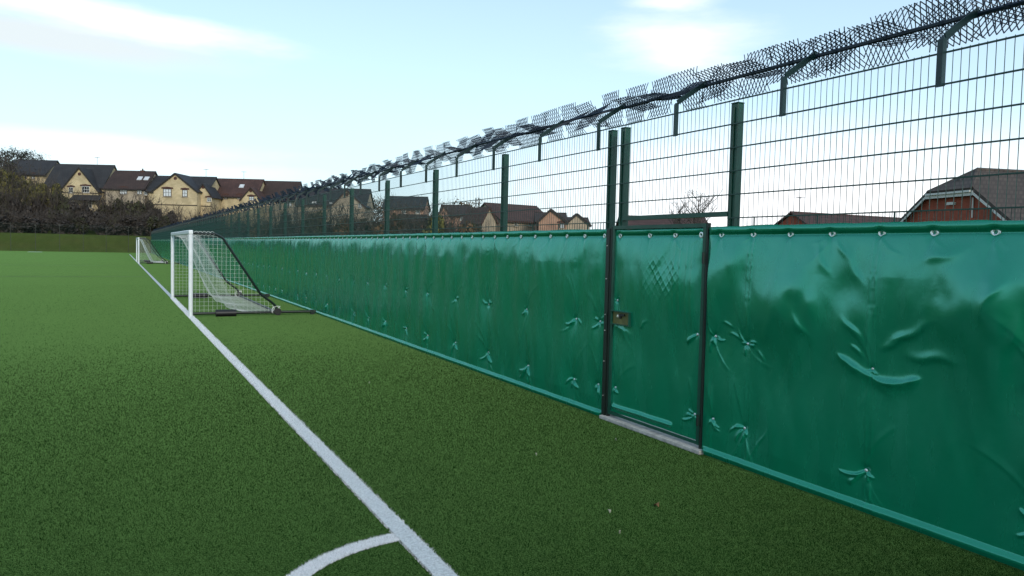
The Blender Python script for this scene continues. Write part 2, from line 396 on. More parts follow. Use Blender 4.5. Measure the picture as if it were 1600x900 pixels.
    for (xc, yc, pw, ph, pl, style) in wins:
        v = hd + (wings[pl][5] if pl >= 0 else 0) if not isinstance(pl, float) else hd+pl
        uc, zc = H.px(xc, yc, v); k = H.px(xc+1, yc, v)[0]-uc
        ww, hh = max(.7, pw*abs(k)), max(.7, ph*abs(k))
        fr = MB(); t = .09
        def bx(u0_, u1_, z0_, z1_, v0, v1, mb): mb.prism([P(u0_, v0, z0_), P(u1_, v0, z0_), P(u1_, v0, z1_), P(u0_, v0, z1_)], np.array([*(H.v*(v1-v0)), 0]))
        ua, ub, za, zz = uc-ww/2, uc+ww/2, zc-hh/2, zc+hh/2
        bx(ua, ua+t, za, zz, v+.004, v+.07, fr); bx(ub-t, ub, za, zz, v+.004, v+.07, fr)
        bx(ua+t, ub-t, za, za+t, v+.004, v+.07, fr); bx(ua+t, ub-t, zz-t, zz, v+.004, v+.07, fr)
        nb = 2 if ww > 1.3 else 1
        for q in range(1, nb+1): bx(ua+ww*q/(nb+1)-.03, ua+ww*q/(nb+1)+.03, za+t, zz-t, v+.006, v+.06, fr)
        if style != 'plain': bx(ua+t, ub-t, zc-.025, zc+.025, v+.007, v+.055, fr)
        fo = fin(fr, 'window', M['dark_trim' if style == 'sky_pane' else 'white_trim'])
        pn = MB(); bx(ua+t*.5, ub-t*.5, za+t*.5, zz-t*.5, v-.02, v+.03, pn)
        po = fin(pn, 'pane', M['sky_pane' if style in ('sky_pane',) else 'glass'], fo)
        sm = MB(); bx(ua-.12, ub+.12, za-.14, za-.005, v-.01, v+.12, sm); fin(sm, 'sill', M['stone_beige'], fo)
        if trim == 'dark_trim' and style != 'plain':
            lm = MB(); lm.prism([P(ua-.35, v+.002, zz+.02), P(ub+.35, v+.002, zz+.02), P(ub+.3, v+.002, zz+.26), P(uc, v+.002, zz+.40), P(ua-.3, v+.002, zz+.26)], np.array([*(H.v*.07), 0]))
            fin(lm, 'lintel', M['brown_trim'], fo)
    for (xl, xr, yt, yb) in porch:
        v = hd + (wings[0][5] if wings else 0)
        ul, zt = H.px(xl, yt, v); ur, _ = H.px(xr, yt, v); _, zb2 = H.px(xl, yb, v+1.4)
        pm = MB(); slab(pm, [P(ul, v+.01, zt), P(ur, v+.01, zt), P(ur+.2, v+1.5, zb2), P(ul-.2, v+1.5, zb2)], .12)
        for uu in (ul+.1, ur-.1): pm.tube(P(uu, v+1.35, zb-1), P(uu, v+1.35, zb2), .08, 6)
        fin(pm, 'porch_roof', M[roof])
        dm = MB(); um = ul+(ur-ul)*.3
        dm.prism([P(um, v+.01, zb-1), P(um+1, v+.01, zb-1), P(um+1, v+.01, zb2-.2), P(um, v+.01, zb2-.2)], np.array([*(H.v*.06), 0]))
        do = fin(dm, 'door', M['dark_trim'])
    for (xc, yc) in skyl:
        sy = MB(); uc, z = H.px(xc, yc, hd*.45); z = zr-sl*hd*.45
        a = [P(uc-.45, hd*.45-.4, z+sl*.4), P(uc+.45, hd*.45-.4, z+sl*.4), P(uc+.45, hd*.45+.4, z-sl*.4), P(uc-.45, hd*.45+.4, z-sl*.4)]
        slab(sy, [(p[0], p[1], p[2]+.02) for p in a], .24); fin(sy, 'skylight', M['sky_pane'], ro)
    for (xc, hgt) in chim:
        uc, _ = H.px(xc, (y1+y2)/2, 0); ch = MB()
        a = P(uc-.35, .3, zr-.6); ch.prism([P(uc-.35, .3, zr-.6), P(uc+.35, .3, zr-.6), P(uc+.35, -.3, zr-.6), P(uc-.35, -.3, zr-.6)], (0, 0, .6+hgt))
        ch.tube(P(uc, 0, zr+hgt-.02), P(uc, 0, zr+hgt+.35), .13, 8); fin(ch, 'chimney', M['brown_trim'], ro)
    if aerial:
        uc, _ = H.px(aerial, (y1+y2)/2, 0); am = MB()
        am.tube(P(uc, 0, zr), P(uc, 0, zr+1.7), .03, 4); am.tube(P(uc-.5, 0, zr+1.6), P(uc+.5, 0, zr+1.6), .025, 4)
        for q in range(5): am.tube(P(uc-.4+.2*q, -.25, zr+1.6), P(uc-.4+.2*q, .25, zr+1.6), .02, 4)
        fin(am, 'aerial', M['lead'], ro)
    return root

HG = 'houses on the rise beyond the pitch'
house('dark slate roofed house at the far left, half hidden behind yellow bushes', 22, 249, 90, 254, 158, 'stone', 'slate', 272, HG,
      wings=((80, 96, 88, 258, 274, .6),), wins=((38, 276, 8, 6, -1, ''), (52, 276, 3, 7, -1, 'sky_pane')), vent=False)
house('yellow stone house with tall front gable and dark lean-to porch roof below it', 88, 255, 179, 262, 148, 'stone', 'slate', 291, HG,
      wings=((96, 153, 124, 262, 297, 1.2),), wins=((111, 297, 7, 9, 0, ''), (134, 296, 12, 10, 0, ''), (139, 320, 10, 10, 0, ''), (152.5, 302, 3, 7, -1, 'plain')),
      porch=((116, 160, 305, 313),), aerial=152)
house('house with plain brown roof and two skylights between two gabled yellow houses', 180, 266, 243, 271, 146, 'stone_beige', 'brown_tile', 294, HG,
      wins=((193, 299, 12, 9.5, -1, 'sky_pane'), (218, 300, 8, 8, -1, 'sky_pane'), (228, 302, 5, 5, -1, '')), skyl=((219, 283), (229.5, 284)), chim=((223, .3),))
house('yellow stone house with broad front gable and a smaller gable to its right', 244, 275, 338, 279, 146, 'stone', 'slate', 299, HG,
      wings=((240, 308, 274, 271, 298, 2.6), (305, 331, 317, 287, 306, .8)), wins=((261.5, 301, 13, 12, 0, 'sky_pane'), (289, 302, 8, 11, 0, 'sky_pane'), (327, 312, 7, 6, 1, '')), aerial=322)
house('house with red brown roof, one small steep gable and a bright dormer window', 341, 279, 412, 283, 150, 'stone', 'red_tile', 306, HG,
      wings=((377, 407, 392, 293, 311, 1.5),), wins=((353, 308, 5, 5, -1, 'sky_pane'), (374, 308, 4, 4, -1, ''), (393, 310, 8, 6, 0, 'sky_pane')), skyl=((378, 293),), aerial=381)
house('long plain dark roofed house just left of where the fence top begins to rise', 412, 282, 470, 287, 152, 'stone_beige', 'brown_tile', 312, HG,
      wins=((425, 318, 8, 8, -1, ''), (452, 318, 8, 8, -1, 'sky_pane')))
house('pale brown house with bent timber trims and two white windows behind the fence posts', 472, 293, 579, 299, 140, 'stone_beige', 'slate', 320, HG,
      wings=((518, 570, 540, 297, 322, 1.5),), wins=((491, 318, 9, 8, -1, 'sky_pane'), (517, 320, 6, 9, -1, 'sky_pane'), (563, 322, 4, 7, 0, '')), trim='brown_trim')
house('pink brick house with dark roof and a low dark porch between two fence posts', 604, 305, 668, 312, 130, 'pink', 'slate', 325, HG,
      wins=((631, 331, 6, 7, -1, 'plain'), (653, 331, 7, 6, -1, 'plain')), porch=((622, 668, 335, 346),), vent=False)
house('brown tiled house with a small left gable behind olive bushes', 690, 320, 735, 324, 125, 'pink', 'brown_tile', 336, HG,
      wings=((684, 704, 693, 321, 337, .8),), wins=((722, 341, 5, 5, -1, 'plain'), (738, 341, 4, 5, -1, 'plain')), vent=False)
house('beige house with long red brown roof and a gable at its left end', 757, 316, 838, 326, 112, 'stone_beige', 'red_tile', 344, HG, d2=118,
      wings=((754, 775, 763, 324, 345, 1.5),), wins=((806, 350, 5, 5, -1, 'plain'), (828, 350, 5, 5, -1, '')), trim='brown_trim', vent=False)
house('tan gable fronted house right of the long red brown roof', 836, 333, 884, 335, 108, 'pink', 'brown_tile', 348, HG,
      wings=((842, 884, 858, 327, 345, 1.5),), wins=((878, 353, 3, 6, 0, 'sky_pane'),), vent=False)
house('small grey gabled house farthest right in the row beside the double post', 882, 340, 918, 343, 112, 'stone_beige', 'brown_tile', 352, HG,
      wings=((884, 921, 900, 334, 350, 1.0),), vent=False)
house('house showing only its reddish ridge above the padded gate', 968, 339, 1100, 342, 86, 'redbrick', 'red_tile', 362, HG, hr=6.6, vent=False)
house('low house with red brown roof right of the gate', 1236, 331, 1420, 346, 74, 'redbrick', 'red_tile', 372, HG, d2=82, hr=6.6, aerial=1249, vent=False)

def half_hip_house():
    d0 = 46.0; a = R(42)
    C = at(1490, 301, d0)                                     # centre of the clipped gable's top edge
    Fh = np.array(C[:2])/np.linalg.norm(C[:2]); Rr = np.array([Fh[1], -Fh[0]])
    rd = Rr*math.cos(a) + Fh*math.sin(a); gd = -Rr*math.sin(a) + Fh*math.cos(a)
    t = 70/29.5/2/math.sin(a); sb = 35/29.5/math.cos(a)
    zt = C[2]; zr = at(1525, 272, d0)[2] + .15; k = .72; hw = t + (zt-.0-2.9)/k
    ze = 2.9; zb = .3; L = 17.0
    P = lambda g, r, z: (C[0]+gd[0]*g+rd[0]*r, C[1]+gd[1]*g+rd[1]*r, z)
    base = P(0, L/2, zb); BASES.append(base)
    root = thing('brick_bungalow', 'red brick house at the right edge with a clipped gable and white barge boards', 'house', base, HG)
    an = math.atan2(gd[1], gd[0]); root.rotation_euler.z = an
    def fin(mb, nm, mt, par=root):
        ca, sa = math.cos(-an), math.sin(-an)
        mb.v = [((p[0]-base[0])*ca-(p[1]-base[1])*sa, (p[0]-base[0])*sa+(p[1]-base[1])*ca, p[2]-base[2]) for p in mb.v]
        return mb.build(nm, mt, par)
    wl = MB(); wl.prism([P(-hw, 0, zb-2), P(-hw, 0, ze), P(-t, 0, zt), P(t, 0, zt), P(hw, 0, ze), P(hw, 0, zb-2)], np.array([*(rd*L), 0]))
    fin(wl, 'wall', M['redbrick'])
    rf = MB(); o = .35; s_ = (zr-ze)/hw
    for sg in (-1, 1):
        slab(rf, [P(0, sb, zr), P(sg*t, -o, zt+.02), P(sg*(hw+o), -o, ze-.25), P(sg*(hw+o), L+o, ze-.25), P(0, L, zr)], .16)
    slab(rf, [P(0, sb, zr), P(-t, -o-.02, zt+.02), P(t, -o-.02, zt+.02)], .17)
    rf.tube(P(0, sb, zr+.16), P(0, L, zr+.16), .13, 8)
    rf.tube(P(0, sb, zr+.16), P(-t, -o, zt+.14), .11, 6); rf.tube(P(0, sb, zr+.16), P(t, -o, zt+.14), .11, 6)
    ro = fin(rf, 'roof', M['grey_tile'])
    bb = MB()
    bb.prism([P(-t-.1, -o-.05, zt-.30), P(t+.1, -o-.05, zt-.30), P(t+.1, -o-.05, zt-.02), P(-t-.1, -o-.05, zt-.02)], np.array([*(rd*.06), 0]))
    bb.prism([P(-t, -o-.18, zt-.10), P(t, -o-.18, zt-.10), P(t, -o-.18, zt+.02), P(-t, -o-.18, zt+.02)], np.array([*(rd*.12), 0]))
    for sg in (-1, 1):
        bb.prism([P(sg*t, -o-.04, zt-.03), P(sg*(hw+o), -o-.04, ze-.28), P(sg*(hw+o), -o-.04, ze-.44), P(sg*t, -o-.04, zt-.19)], np.array([*(rd*.05), 0]))
    fin(bb, 'barge_board', M['white_trim'])
    lp = MB(); lp.prism([P(.35, -.16, zt-.75), P(-.25, -.16, zt-.75), P(-.25, -.16, zt-.58), P(.35, -.16, zt-.58)], np.array([*(rd*.14), 0])); fin(lp, 'floodlight', M['white_trim'])
    dp = MB(); dp.tube(P(-1.6, -.08, zt-.4), P(-1.6, -.08, zt-1.6), .05, 6); fin(dp, 'vent_pipe', M['white_trim'])
    ds = MB(); q = P(-.3, sb-.3, zr-.15); n = 14
    ctr = np.array(P(.25, .55, zt+.75))
    for k2 in range(n):
        th = 2*math.pi*k2/n; th2 = 2*math.pi*(k2+1)/n
        g1 = np.array([*gd, 0]); z1 = np.array([0, 0, 1]); r1 = np.array([*rd, 0])
        p1 = ctr + .24*(math.cos(th)*g1+math.sin(th)*z1) - .07*r1; p2 = ctr + .24*(math.cos(th2)*g1+math.sin(th2)*z1) - .07*r1
        ds.add([ctr, p1, p2, ctr+r1*.02, p1+r1*.02, p2+r1*.02], [(0,1,2), (5,4,3), (1,4,5,2)])
    ds.tube(ctr, ctr+np.array([*rd*.5, -.15]), .025, 5)
    fin(ds, 'satellite_dish', M['lead'], ro)
half_hip_house()

# ------------------------------------------------------------------ ground
PX0, PX1, PY0, PY1 = -70.0, 9.0, -30.0, 128.0
BA = np.array(BASES)
extra = [(-85, y, 7.0) for y in range(-20, 160, 30)] + [(-45, 158, 9.0), (-75, 165, 10.0), (30, 5, 0), (22, 30, .2), (30, 50, .6), (12, 70, .6), (14, 95, 1.0), (20, -30, 0), (0, -80, 0), (0, 260, 12), (-90, 260, 15), (120, 200, 6), (110, 60, 1), (60, 120, 3), (120, 0, 1)]  # the left-hand rise is out of view, added for its reflection in the padding
BA = np.vstack([BA, np.array(extra, float)])
def terrain(x, y):
    x = np.asarray(x, float); y = np.asarray(y, float)
    dx = np.maximum(np.maximum(PX0-x, x-PX1), 0); dy = np.maximum(np.maximum(PY0-y, y-PY1), 0); d = np.hypot(dx, dy)
    num = 0; den = 0
    for b in BA:
        wgt = 1/((x-b[0])**2+(y-b[1])**2+25)**1.5; num = num+wgt*b[2]; den = den+wgt
    z = num/den
    bank = 2.7*sstep((y-PY1-.5)/13)
    blend = sstep((d-13)/24)
    zz = np.where(y > PY1, np.maximum(bank*sstep((30-x)/25), z*blend), z*blend)
    return zz - .03
def grid_axis(lo, hi, dense):
    pts = [lo]
    while pts[-1] < hi:
        p = pts[-1]; st = 2.0 if dense[0]-1 <= p <= dense[1] else (6.0 if dense[0]-80 <= p <= dense[1]+80 else 60.0)
        pts.append(p+st)
    return np.array(pts)
gx = grid_axis(-1500, 1500, (-75, 60)); gy = grid_axis(-900, 2200, (95, 170))
X, Y = np.meshgrid(gx, gy, indexing='ij'); Z = terrain(X, Y)
def grid_quads(n, k):
    i = np.arange((n-1)*k).reshape(n-1, k)[:, :-1].ravel(); return np.stack([i, i+k, i+k+1, i+1], 1)
me = np_mesh('ground', np.stack([X, Y, Z], -1).reshape(-1, 3), grid_quads(len(gx), len(gy)), M['rough_grass'], smooth=True)
tag(link('ground', me), kind='structure')
b = MB(); b.add([(PX0, PY0, 0), (D+.35, PY0, 0), (D+.35, PY1-.8, 0), (PX0, PY1-.8, 0)], [(0,1,2,3)])
tag(b.build('pitch', M['turf']), 'green artificial turf pitch', None, kind='structure')

# turf fibres near the camera (one mass of blades)
LX, LW = 1.575, .115                       # touch line centre and width
ARC_C = (1.575, 3.30); ARC_R = 1.0
def on_arc(x, y):
    r = np.hypot(x-ARC_C[0], y-ARC_C[1]); a = np.arctan2(y-ARC_C[1], x-ARC_C[0])
    return (np.abs(r-ARC_R) < .055) & (a > R(90)) & (x < LX)
def blades(n, xs, ys, hs, ws):
    th = NR.uniform(0, 2*math.pi, n); le = NR.uniform(.15, 1.0, n)*hs*.9; ta = NR.uniform(0, 2*math.pi, n)
    wx, wy = np.cos(th)*ws/2, np.sin(th)*ws/2
    v = np.zeros((n, 3, 3)); v[:,0] = np.stack([xs-wx, ys-wy, np.full(n, .001)], 1); v[:,1] = np.stack([xs+wx, ys+wy, np.full(n, .001)], 1)
    v[:,2] = np.stack([xs+np.cos(ta)*le, ys+np.sin(ta)*le, hs*NR.uniform(.55, 1.0, n)], 1)
    return v.reshape(-1, 3), np.arange(3*n).reshape(n, 3)
def sample(n, y0, y1):
    # density falls with the square of the distance
    t = NR.random(n); ys = y0*(y1/y0)**t
    xs = NR.uniform(-1, 1, n); lo = -.75*ys-1.2; hi = np.minimum(1.6*ys+2.2, D-.06); xs = lo+(hi-lo)*(xs+1)/2
    return xs, ys
xs, ys = sample(1900000, 1.7, 34)
wh = (np.abs(xs-LX) < LW/2) | on_arc(xs, ys)
keep = (~wh | (NR.random(len(xs)) < .10)) & (NR.random(len(xs)) < 1-.97*sstep((ys-4.2)/12)); xs, ys = xs[keep], ys[keep]; n = len(xs)
sc = np.clip(ys/7.5, .58, 2.4)
v, f = blades(n, xs, ys,   .019*sc**.35, .0029*sc)
tag(link('turf_fibres', np_mesh('turf_fibres', v, f, M['blade'])), 'short green artificial turf fibres', 'turf', kind='stuff')

def line_obj(name, poly, label, m1=None, bl=None, lz=.005):
    mb = MB(); mb.add([(x, y, lz) for x, y in poly[0]+poly[1][::-1]], [tuple(range(len(poly[0])+len(poly[1])))] if len(poly[0]) == 2 else [])
    if len(poly[0]) > 2:
        mb = MB(); k = len(poly[0]); mb.add([(x, y, lz) for x, y in poly[0]]+[(x, y, lz) for x, y in poly[1]], [(i, i+1, k+i+1, k+i) for i in range(k-1)])
    if bl is not None:
        xs, ys = bl; nn_ = len(xs); s = np.clip(ys/4.5, .8, 4)
        v, f = blades(nn_, xs, ys, .021*s**.35, .0036*s); mb.cur = 1
        b0 = len(mb.v); mb.v += [tuple(p) for p in v.tolist()]; mb.f += [tuple(q) for q in (f+b0).tolist()]; mb.mi += [1]*len(f)
    o = mb.build(name, [m1 or M['white_line'], M['white_blade']]); return tag(o, label, None, kind='structure')
n = 26000; ys = 3.25*(26/3.25)**NR.random(n); xs = LX+NR.uniform(-LW/2-.010, LW/2+.010, n)
line_obj('touchline', ([(LX-LW/2, 3.24), (LX-LW/2, 112)], [(LX+LW/2, 3.24), (LX+LW/2, 112)]), 'white side line woven into the turf', bl=(xs, ys), lz=.010)
n = 14000; aa = NR.uniform(R(90), R(180), n); rr = ARC_R+NR.uniform(-.057, .057, n); xs = ARC_C[0]+rr*np.cos(aa); ys = ARC_C[1]+rr*np.sin(aa); k = xs < LX-LW/2
al = np.linspace(R(91.5), R(180), 50)
line_obj('corner_arc', ([(ARC_C[0]+(ARC_R-.053)*math.cos(t), ARC_C[1]+(ARC_R-.053)*math.sin(t)) for t in al], [(ARC_C[0]+(ARC_R+.053)*math.cos(t), ARC_C[1]+(ARC_R+.053)*math.sin(t)) for t in al]),
         'white curved marking joining the side line', bl=(xs[k], ys[k]))
line_obj('goal_line', ([(-55, 3.24), (LX-LW/2, 3.24)], [(-55, 3.355), (LX-LW/2, 3.355)]), 'white line across the end of the pitch', lz=.009)
for yy, wdt in ((42.0, .10), (60.0, .12)):
    line_obj('cross_marking', ([(-60, yy+wdt), (LX-.06, yy+wdt)], [(-60, yy-wdt), (LX-.06, yy-wdt)]), 'faint pale line running across the pitch', M['pale_line'])
line_obj('far_marking', ([(-10.6, 121.6), (-9.0, 122.2)], [(-10.6, 119.4), (-9.0, 120.0)]), 'short white dash at the far end of the pitch')

# ------------------------------------------------------------------ fence
POSTS = [-2.71, -.19, 2.33, 4.85, 6.45] + [6.68+2.52*k for k in range(48)]
END = POSTS[-1]
fence = thing('perimeter_fence', 'tall dark green wire mesh fence with cranked brackets and spiked topping behind the padding', 'fence', (D, 0, 0))
pm = MB(); pm.box((.035, -.04, 0), (.110, .04, 3.08)); pm.box((.032, -.043, 3.08), (.113, .043, 3.092))
pm.box((.020, -.012, .3), (.034, .012, 3.05))
post = pm.build('post', M['green_metal'], fence)
bv = post.modifiers.new('bevel', 'BEVEL'); bv.width = .006; bv.segments = 2
for i, y in enumerate(POSTS):
    o = post if i == 0 else post.copy()
    if i: COL.objects.link(o); o.parent = fence
    o.location = (0, y, 0)
HZ = [.1, .3, .5, .7, .9, 1.1, 1.3, 1.5, 1.7, 1.9, 2.02, 2.1, 2.3, 2.5, 2.7, 2.9, 3.1]
def panel_mesh(L, z0, z1, name):
    mb = MB(); n_ = max(2, round(L/.0525))
    for k in range(n_):
        y = L*(k+.5)/n_; mb.tube((.004, y, z0), (.004, y, z1-.0+.012), .0027, 4)
        if z0 < 1.9: mb.tube((.017, y+L/n_/2, 1.85), (.017, y+L/n_/2, 2.10), .0022, 4)
    for z in HZ:
        if z0-.01 <= z <= z1+.001:
            mb.box((-.004, 0, z-.0045), (.000, L, z+.0045)); mb.box((.008, 0, z-.0045), (.012, L, z+.0045))
    if z0 < 1.9:
        for k in range(4): y = L*(k+.5)/4; mb.box((-.008, y-.006, 2.02), (-.0045, y+.006, 2.105))
    me = bpy.data.meshes.new(name); me.from_pydata(mb.v, [], mb.f); me.materials.append(M['wire']); return me
pme = panel_mesh(2.52, .1, 3.1, 'mesh_panel')
for y in [-2.71, -.19, 2.33] + POSTS[5:-1]:
    o = link('mesh_panel', pme, fence); o.location = (0, y, 0)
o = link('mesh_panel', panel_mesh(1.60, 2.165, 3.1, 'mesh_panel_over_gate'), fence); o.location = (0, 4.85, 0)
o = link('mesh_panel', panel_mesh(.23, 2.02, 3.1, 'mesh_panel_narrow'), fence); o.location = (0, 6.45, 0)
tr = MB(); tr.box((.03, 4.885, 2.118), (.085, 6.415, 2.160)); tr.build('transom', M['green_metal'], fence)
# cranked brackets and rotating spiked topping
ARM = (.31, 3.39)
bm_ = MB(); bm_.box((-.014, -.030, 2.885), (-.006, .030, 3.185)); bm_.box((-.046, -.030, 2.885), (-.014, -.022, 3.185))
a0 = np.array([-.010, 0, 3.18]); a1 = np.array([ARM[0]+.02, 0, ARM[1]+.012])
dv = (a1-a0)/np.linalg.norm(a1-a0); nv = np.array([-dv[2], 0, dv[0]])
bm_.prism([a0+np.array([0,-.028,0])-nv*.006, a1+np.array([0,-.028,0])-nv*.006, a1+np.array([0,.028,0])-nv*.006, a0+np.array([0,.028,0])-nv*.006], nv*.012)
bm_.prism([a0+np.array([0,-.028,0])+nv*.007, a1+np.array([0,-.028,0])+nv*.007, a1+np.array([0,-.020,0])+nv*.007, a0+np.array([0,-.020,0])+nv*.007], nv*.032)
for z in (2.95, 3.1): bm_.tube((-.022, 0, z), (-.012, 0, z), .010, 8)
bm_.tube((ARM[0], -.03, ARM[1]), (ARM[0], .03, ARM[1]), .026, 8)
brk = bm_.build('bracket', M['bracket_metal'], fence)
BY = [3.0+1.278*k for k in range(-3, 96)]
for i, y in enumerate(BY):
    o = brk if i == 0 else brk.copy()
    if i: COL.objects.link(o); o.parent = fence
    o.location = (0, y, 0)
def spiked(seed, sr=.0043):
    q = random.Random(seed); mb = MB(); L = 1.278
    mb.tube((0, 0, 0), (0, L, 0), .017, 6)
    base = q.uniform(0, 90)
    for sgm in range(3):
        ya, yb = L*sgm/3+.012, L*(sgm+1)/3-.012
        a_off = R(base + sgm*q.choice((28, 40, 52)) + q.uniform(-8, 8))
        for kf in range(4):
            a = a_off + kf*math.pi/2 + R(q.uniform(-7, 7)); rmax = .215*q.uniform(.93, 1.05)
            tw = R(q.uniform(-14, 14))
            pitch = .0425; nn = int((yb-ya)/pitch)
            def pt(y, r):
                an = a + tw*(y-ya)/(yb-ya); return (math.cos(an)*r, y, math.sin(an)*r)
            rows = 4; dr = (rmax-.02)/rows
            for k in range(nn+1):
                for sg in (-1, 1):
                    y = ya + k*pitch; r = .02
                    for j in range(rows):
                        y2 = y + sg*pitch/2; sg_flip = False
                        if y2 < ya-.001 or y2 > yb+.001: break
                        mb.tube(pt(y, r), pt(y2, r+dr*(1.0 if j < rows-1 else .8)), sr, 3, caps=False); y = y2; r += dr
    for y in (.2, .62, 1.05): mb.tube((0, y, 0), (0, y+.03, 0), .021, 8)
    me = bpy.data.meshes.new('spiked_topping'); me.from_pydata(mb.v, [], mb.f); me.materials.append(M['spike']); return me
SPK = [spiked(s) for s in range(6)]; SPKF = [spiked(s, .0032) for s in range(6)]
for i, y in enumerate(BY[:-1]):
    o = link('spiked_topping', (SPK if y < 9.5 else SPKF)[(i*5+i//4) % 6], fence); o.location = (ARM[0], y, ARM[1])
    o.rotation_euler.y = R(rnd.uniform(-40, 40)); o.rotation_euler.x = R(rnd.uniform(-.6, .6))

# ------------------------------------------------------------------ pvc padding
XP = D-.035
EYE_Z = 1.955
def ridge(Yg, Zg, Y0, Z0, ang, length, amp, width=.010):
    a = (Yg-Y0)*math.cos(ang)+(Zg-Z0)*math.sin(ang); c_ = -(Yg-Y0)*math.sin(ang)+(Zg-Z0)*math.cos(ang)
    hsh = (math.sin(Y0*91.7+Z0*37.3+ang*13.1)*43758.5) % 1
    c_ = c_ + (hsh-.5)*2.2*a*a/length + .25*width*np.sin(a*70+hsh*9)
    t = np.clip(a/length, 0, 1); env = 1.9*t**.45*(1-t)**1.2
    lo, hi = (.65, 1.7) if hsh > .4 else (1.5, .7)
    wd = (width+.07*np.abs(a))*np.where(c_ > 0, hi, lo)
    return amp*env*np.exp(-np.abs(c_/wd)**1.6)
def crease(Yg, Zg, Y0, Z0, ang, length, amp):
    a = (Yg-Y0)*math.cos(ang)+(Zg-Z0)*math.sin(ang); c_ = -(Yg-Y0)*math.sin(ang)+(Zg-Z0)*math.cos(ang)
    hsh = (math.sin(Y0*91.7+Z0*37.3+ang*13.1)*43758.5) % 1
    c_ = c_ + (hsh-.5)*1.6*a*a/length
    t = np.clip(a/length, 0, 1); env = t**.6*(1-t**3.5)*1.35
    lo, hi = (.6, 1.5) if hsh > .45 else (1.4, .65)
    return amp*env*np.exp(-np.abs(c_/((.006+.060*np.abs(a))*np.where(c_ > 0, hi, lo)))**1.9)
def relief(Yg, Zg, eyelets, seams, fixes, roll_z=.070, kind='left', seed=0):
    d = np.zeros_like(Yg); q = random.Random(seed)
    # slack sheet: long soft folds
    slack = np.clip((EYE_Z-Zg)/.3, 0, 1)*np.clip(Zg/.2, .15, 1)
    d += slack*(.030*noise2(Yg*1.1+Zg*.25, Zg*.7, 1+seed) + .016*noise2(Yg*2.9+Zg*.7, Zg*.9, 2+seed) + .0055*noise2(Yg*8-Zg*2.6, Zg*1.3, 3+seed) + .0030*noise2(Yg*13+Zg*7, Zg*3-Yg*2, 23+seed)*np.clip(noise2(Yg*1.7, Zg*1.9, 24+seed)*4, 0, 1))
    # the bulge under the eyelet row
    t = np.maximum(EYE_Z-Zg, 0)
    k_ = .55 if kind == 'left' else 1.0
    wv = .10+.07*k_ + k_*(.16*noise2(Yg*.9, Yg*0+3, 4+seed) + .12*noise2(Yg*3.1, Yg*0+7, 5+seed) + .06*noise2(Yg*7.5, Yg*0+9, 15+seed))
    if kind == 'right': wv = wv + .12*np.exp(-((Yg-4.1)/.45)**2) + .06*np.exp(-((Yg-2.6)/.3)**2)
    wv = np.clip(wv, .07, .5); bb = .24*wv
    d += bb*(1-np.exp(-t/wv)) - bb*.85*sstep((t-wv*1.2)/.9)
    sl_ = Yg + .22*Zg
    d += slack*.0045*np.sin(sl_*2*math.pi/.57+3*noise2(Yg*.8, Zg*.4, 61))*(.4+1.2*np.clip(noise2(Yg*1.3, Zg*.6, 62)+.4, 0, 1))
    d += .010*noise2(Yg*5+Zg*2, Zg*4.0, 6+seed)*np.exp(-((t-.25)/.22)**2)
    # hem above the eyelets folds forward, then over the top
    h = np.clip((Zg-EYE_Z)/.065, 0, 1)
    d += np.where(Zg > EYE_Z, .020*np.sin(math.pi*h*.75)*(1+.5*noise2(Yg*2.6, Yg*0, 7+seed)), 0)
    d -= .008*np.exp(-((Zg-EYE_Z)/.012)**2)
    ya, yb = Yg.min(), Yg.max()
    col = Yg[:, 0]
    def win(y0, r): i0, i1 = np.searchsorted(col, (y0-r, y0+r)); return slice(i0, max(i1, i0))
    for e in eyelets:
        s = win(e, .2); 
        if s.stop-s.start < 2: continue
        y, z = Yg[s], Zg[s]; r2 = (y-e)**2+(z-EYE_Z)**2
        d[s] -= .016*np.exp(-r2/.035**2)
        tt = np.maximum(EYE_Z-z, 0); ln = q.uniform(.08, .22)
        d[s] += -.005*np.exp(-((y-e-tt*q.uniform(-.2,.2))/(.012+.12*tt))**2)*np.exp(-tt/ln)*(tt > 0)
        d[s] += ridge(y, z, e, EYE_Z, R(q.uniform(-115, -65)), q.uniform(.1, .3), .005, .012)
        d[s] += ridge(y, z, e, EYE_Z, R(q.choice((-150, -30, -135, -50))+q.uniform(-8, 8)), q.uniform(.1, .22), .004, .012)
    for sm in seams:
        s = win(sm, .08)
        if s.stop-s.start < 2: continue
        y, z = Yg[s], Zg[s]; nz = .6+.9*noise2(z*30, y*0+sm, 8)+.5*noise2(z*6, y*0+sm, 9)
        d[s] += (.0042*np.exp(-((y-sm-.022)/.007)**2)+.0042*np.exp(-((y-sm+.022)/.007)**2)+.003*np.exp(-((y-sm)/.016)**2)*noise2(z*45, y*0+sm, 28))*np.clip(nz, .12, 1.3)*(.45+.8*sstep((z-1.3)/.25)+.5*sstep((.36-z)/.1))
        d[s] += .006*np.exp(-((y-sm)/.012)**2)*np.exp(-((z-.07)/.05)**2)
    for (fy, fz, sz) in fixes:
        s = win(fy, .55*sz)
        if s.stop-s.start < 2: continue
        y, z = Yg[s], Zg[s]; r2 = (y-fy)**2+(z-fz)**2
        d[s] -= .016*np.exp(-r2/(.035*sz)**2)+.015*sz*np.exp(-r2/(.16*sz)**2)
        na = q.choice((4, 5, 5, 6)); 
        for k in range(na):
            an = (q.choice((-58, -118, -70, -108, -48, -132, 172, 8)) if fz < .6 else q.choice((-55, -125, -80, -35, -145, 180, 0, 25, 155, 140)))+q.uniform(-9, 9)
            d[s] += crease(y, z, fy, fz, R(an), q.uniform(.07, .20)*sz*(1.0 if an < 0 else .8), q.uniform(.012, .022)*sz)
